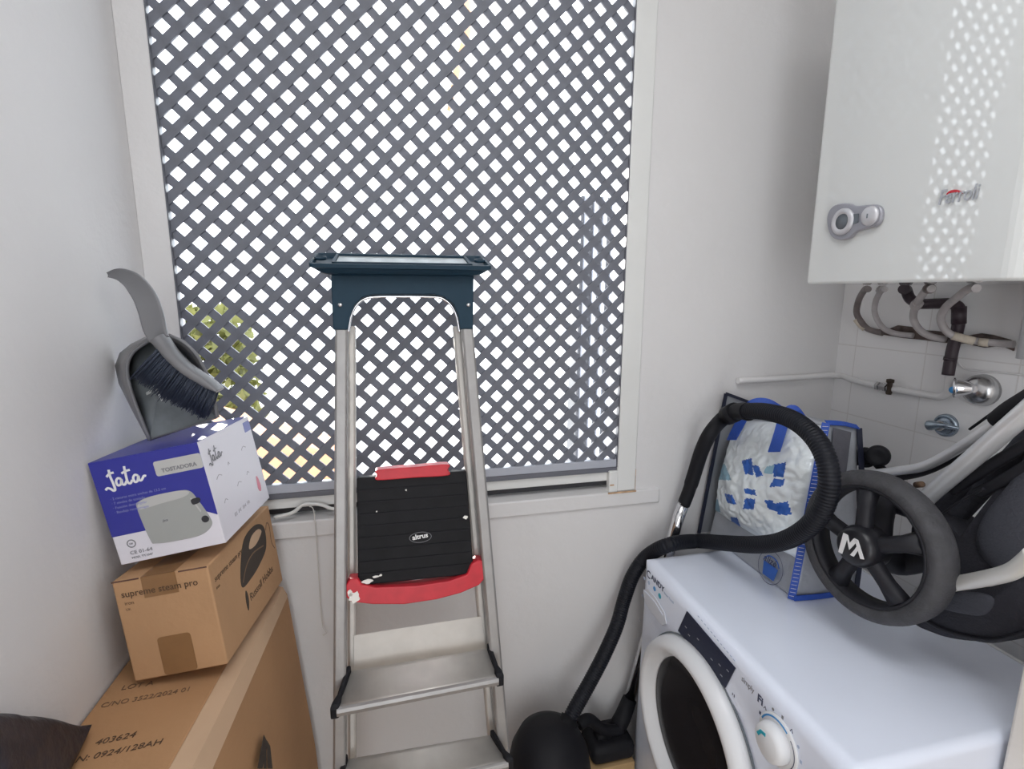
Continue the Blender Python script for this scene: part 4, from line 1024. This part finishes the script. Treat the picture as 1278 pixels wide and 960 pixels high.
eb([(.3, 1.7), (.95, 1.7), (2.5, -.9), (1.9, -1.1)]); eb([(.1, -1.35), (.75, -1.35), (1.25, .05), (.95, .6), (.7, -.1)])
em.build('wheel_emblem', 'boxwhitetext', hbo)
# second wheel behind (small swivel wheels at the far end)
for (px, py, xx, r_) in ((1080, 571, 1.10, .024), (1096, 569, 1.075, .024)):
    c_ = at(px, py, 'x', xx); s2 = MB(); s2.lathe([(r_ * .5, -.014), (r_ * .9, -.014), (r_, -.006), (r_, .006), (r_ * .9, .014), (r_ * .5, .014), (.002, .010)], c_, (-.7, -.55, .1), 28); s2.build('swivel_wheel', 'blackmatt', so)
MB().tube([at(1060, 578, 'x', 1.09), at(1088, 572, 'x', 1.09), at(1100, 585, 'x', 1.08), at(1095, 597, 'x', 1.07)], .010, 10).build('swivel_fork', 'blackmatt', so)
def stube(name, m, pts, r, n_=16, flat=1.0, ref=None): return MB().tube(spline(pts, 7), r, n_, flat=flat, ref=ref).build(name, m, so)
# thick main tube
stube('main_tube', 'silver_tube', [at(1138, 640, 'x', 1.00), at(1165, 614, 'x', 1.00), at(1205, 580, 'x', .99), at(1250, 541, 'x', .975), at(1300, 498, 'x', .96)], .0215, 20, .62, (0, .6, .8))
stube('upper_tube', 'silver_tube', [at(1085, 592, 'x', 1.04), at(1120, 588, 'x', 1.05), at(1150, 583, 'x', 1.05), at(1175, 572, 'x', 1.05), at(1210, 551, 'x', 1.04), at(1247, 526, 'x', 1.03)], .0095)
stube('dark_rail', 'rim', [at(1090, 597, 'x', 1.05), at(1130, 594, 'x', 1.06), at(1160, 586, 'x', 1.06), at(1190, 570, 'x', 1.06), at(1240, 536, 'x', 1.05)], .0085)  # dark rail close below the upper tube
stube('tube_clamp', 'blackmatt', [at(1246, 525, 'x', 1.03), at(1260, 514, 'x', 1.02), at(1278, 503, 'x', 1.01), at(1300, 490, 'x', 1.0)], .017)
stube('brake_cable', 'blackmatt', [at(1210, 536, 'x', 1.08), at(1235, 518, 'x', 1.07), at(1260, 500, 'x', 1.06)], .0025, 8)
stube('side_bar', 'rim', [at(1188, 612, 'x', 1.03), at(1220, 592, 'x', 1.02), at(1255, 570, 'x', 1.01), at(1300, 545, 'x', 1.0)], .010)
stube('grey_bar', 'fabric2', [at(1190, 650, 'x', 1.06), at(1222, 615, 'x', 1.06), at(1262, 572, 'x', 1.05), at(1300, 530, 'x', 1.04)], .016)
stube('side_bar', 'rim', [at(1222, 615, 'x', 1.02), at(1250, 601, 'x', 1.01), at(1300, 572, 'x', 1.0)], .0105)
# lower pale tube with its bend
stube('lower_tube', 'pale_tube', [at(1150, 741, 'x', .94), at(1180, 731, 'x', .93), at(1220, 724, 'x', .92), at(1252, 717, 'x', .91), at(1270, 709, 'x', .905), at(1290, 692, 'x', .90)], .0122, 18)
# strut with cable and screw end between wheel and tube
stube('axle_housing', 'rim', [wc + V((.02, 0, 0)), at(1095, 640, 'x', .96), at(1110, 625, 'x', 1.0), at(1140, 632, 'x', 1.01)], [.030] * 8 + [.028] * 7 + [.026] * 7, 18)
stube('axle_bar', 'rim', [wc + V((.02, 0, 0)), at(1120, 700, 'x', .98), at(1165, 690, 'x', 1.0)], .028, 18)
sc_ = at(1147, 605, 'x', .99); MB().lathe([(.006, -.012), (.006, .012), (.0035, .014)], sc_, (-.5, -.8, .4), 12).build('bolt', 'ink', so)
stube('cable', 'rim', [at(1170, 646, 'x', 1.0), at(1195, 628, 'x', 1.0), at(1228, 610, 'x', .99)], .0022, 8)
# folded seat fabric: dark rounded masses
def cushion(name, m, outline, x0, x1, puff=.02):
    """fabric panel: outline in the y-z plane, given thickness and puffed out"""
    P0 = [at(a, b2, 'x', x0) for a, b2 in outline]; P0 = spline(P0, 4, True); c_ = sum(P0, V()) / len(P0)
    rs = []
    for t, dx in ((.02, -puff), (.45, -puff * .9), (.8, -puff * .5), (1, 0)): rs.append([c_ + (p - c_) * t + V((dx, 0, 0)) for p in P0])
    for t, dx in ((1, x1 - x0), (.8, x1 - x0 + puff * .4), (.02, x1 - x0 + puff)): rs.append([c_ + (p - c_) * t + V((dx, 0, 0)) for p in P0])
    mb = MB(); mb.rings(rs); o = mb.build(name, m, so); return o
cushion('seat_fabric', 'fabric', [(1140, 650), (1165, 642), (1186, 650), (1205, 665), (1240, 620), (1300, 560), (1310, 690), (1270, 720), (1200, 730), (1170, 725), (1140, 700)], 1.02, 1.08, .015)
cushion('back_fabric', 'fabric2', [(1222, 690), (1222, 655), (1250, 615), (1300, 565), (1310, 640), (1300, 700), (1260, 720)], 1.0, 1.04, .01)
cushion('canopy_fabric', 'fabric', [(1140, 775), (1160, 745), (1210, 738), (1262, 725), (1310, 700), (1310, 770), (1272, 797), (1235, 801), (1195, 798), (1165, 790)], .985, 1.07, .012)
cushion('footrest_fabric', 'fabric2', [(1172, 757), (1182, 742), (1215, 740), (1240, 748), (1228, 768), (1195, 765)], .972, .98, .004)
cushion('leg_fabric', 'fabric', [(1145, 660), (1160, 640), (1175, 618), (1205, 608), (1225, 600), (1215, 612), (1190, 632), (1175, 652)], 1.05, 1.08, .006)
stube('fabric_piping', 'rim', [at(1146, 768, 'x', .975), at(1175, 785, 'x', .975), at(1215, 797, 'x', .975), at(1245, 799, 'x', .975), at(1280, 790, 'x', .975)], .004, 8)

# ------------------------------------------------------------------ outside the window
struct(MB().box((-6, YW + .3, -.3), (6, 14, -.15)).build('ground', 'concrete'))
# low leafy shrub at the lower left of the opening
sh = thing('leafy_shrub', 'yellow-green shrub seen through the lattice at its lower left', 'shrub', (-.9, 2.8, -.15))
lf = MB(); rnd = random.Random(11)
for k_ in range(2600):
    th = rnd.uniform(0, 2 * PI); r_ = rnd.random() ** .5 * .30; z_ = rnd.random()
    c_ = V((-.92 + r_ * math.cos(th) * (1.15 - .4 * z_), 2.8 + .8 * r_ * math.sin(th), .35 + 1.12 * z_))
    a = V((rnd.gauss(0, 1), rnd.gauss(0, 1), rnd.gauss(0, 1))).normalized(); b_ = a.orthogonal().normalized(); L_ = rnd.uniform(.03, .055)
    lf.faces_from([c_ - a * L_, c_ + b_ * L_ * .4, c_ + a * L_, c_ - b_ * L_ * .4], [(0, 1, 2, 3)])
lf.build('foliage', 'leaf', sh, recalc=False)
MB().tube([V((-.9, 2.8, -.15)), V((-.88, 2.8, .3)), V((-.9, 2.8, .9))], [.03, .025, .01], 8).build('stem', 'trunk', sh)
pw = MB(); pw.hexa([(-1.15, 2.15, -.15), (-.22, 2.15, -.15), (-.22, 2.4, -.15), (-1.15, 2.4, -.15), (-1.15, 2.15, 1.22), (-.22, 2.15, .88), (-.22, 2.4, .88), (-1.15, 2.4, 1.22)], .01); tag(pw.build('planter', 'terracotta'), 'orange terracotta planter wall seen low through the lattice', 'planter')
pt = MB(); pt.tube([at(585, -40, 'y', 2.6), at(583, 40, 'y', 2.6), at(570, 90, 'y', 2.6), at(560, 138, 'y', 2.6)], [.018, .018, .017, .010], 10)
pg = MB()
gp0 = at(716, 560, 'y', 1.75); gp1 = at(777, 240, 'y', 1.75)
pz = thing('grey_post', 'dark grey ribbed post behind the right side of the lattice', 'post', (at(745, 400, 'y', 1.75).x, 1.8, -.15))
xa, xb = at(722, 400, 'y', 1.75).x, at(775, 400, 'y', 1.75).x
ztop = at(745, 245, 'y', 1.75).z
MB().box((xa, 1.75, -.15), (xb, 1.85, ztop), .004).build('column', 'post', pz)
rbm = MB()
for k_ in range(5): x = xa + (xb - xa) * (k_ + .5) / 5; rbm.box((x - .006, 1.738, -.15), (x + .010, 1.752, ztop), .002)
rbm.build('ribs', 'palerail', pz)
br_ = thing('bare_branch', 'orange brown branch seen through the top of the lattice', 'branch', at(560, 138, 'y', 2.6))
attach(pt.build('branch', 'trunk'), br_)
# added unseen blockers left of the window; their gap shapes the boiler's sky reflection
struct(MB().box((-1.62, 2.76, -.15), (-1.5, 3.75, 3.6), .01).build('reflection_block_far', 'post'))
struct(MB().hexa([(-1.62, 1.6, -.15), (-1.5, 1.6, -.15), (-1.5, 2.46, -.15), (-1.62, 2.46, -.15), (-1.62, 1.6, 3.6), (-1.5, 1.6, 3.6), (-1.5, 2.30, 3.6), (-1.62, 2.30, 3.6)], .01).build('reflection_block_near', 'post'))
# ------------------------------------------------------------------ light
wd = bpy.data.worlds.new('World'); sc.world = wd; wd.use_nodes = True
bgN = wd.node_tree.nodes['Background']; bgN.inputs[0].default_value = (.87, .94, 1.0, 1); bgN.inputs[1].default_value = 5.0
def light(name, kind, energy, loc, aim, color=(1, 1, 1), **k_):
    l = bpy.data.lights.new(name, kind); l.energy = energy; l.color = color
    for a, b_ in k_.items(): setattr(l, a, b_)
    o = bpy.data.objects.new(name, l); COL.objects.link(o); o.location = loc
    o.rotation_euler = (V(aim) - V(loc)).to_track_quat('-Z', 'Y').to_euler(); return o
sd = ray(245, 268).normalized()
light('sun', 'SUN', 5.0, V((0, 0, 2)) + sd * 5, V((0, 0, 2)), (1, .95, .88), angle=rad(.6))
# added fill lights: one under the ceiling, one behind the camera
light('ceiling_fill', 'AREA', 9, (.25, .05, 2.66), (.25, .05, 0), (.97, .98, 1), shape='DISK', size=.9)
light('rear_fill', 'AREA', 15.5, (.08, -1.25, 1.15), (.8, 1, 1.2), (.92, .96, 1), shape='RECTANGLE', size=.9, size_y=2.1)

sc.view_settings.view_transform = 'Standard'; sc.view_settings.look = 'None'; sc.view_settings.exposure = .22; sc.view_settings.gamma = 1
sc.view_settings.use_curve_mapping = False
cy_ = sc.cycles
cy_.use_denoising = True; cy_.max_bounces = 8; cy_.diffuse_bounces = 6; cy_.transparent_max_bounces = 12; cy_.sample_clamp_indirect = 6
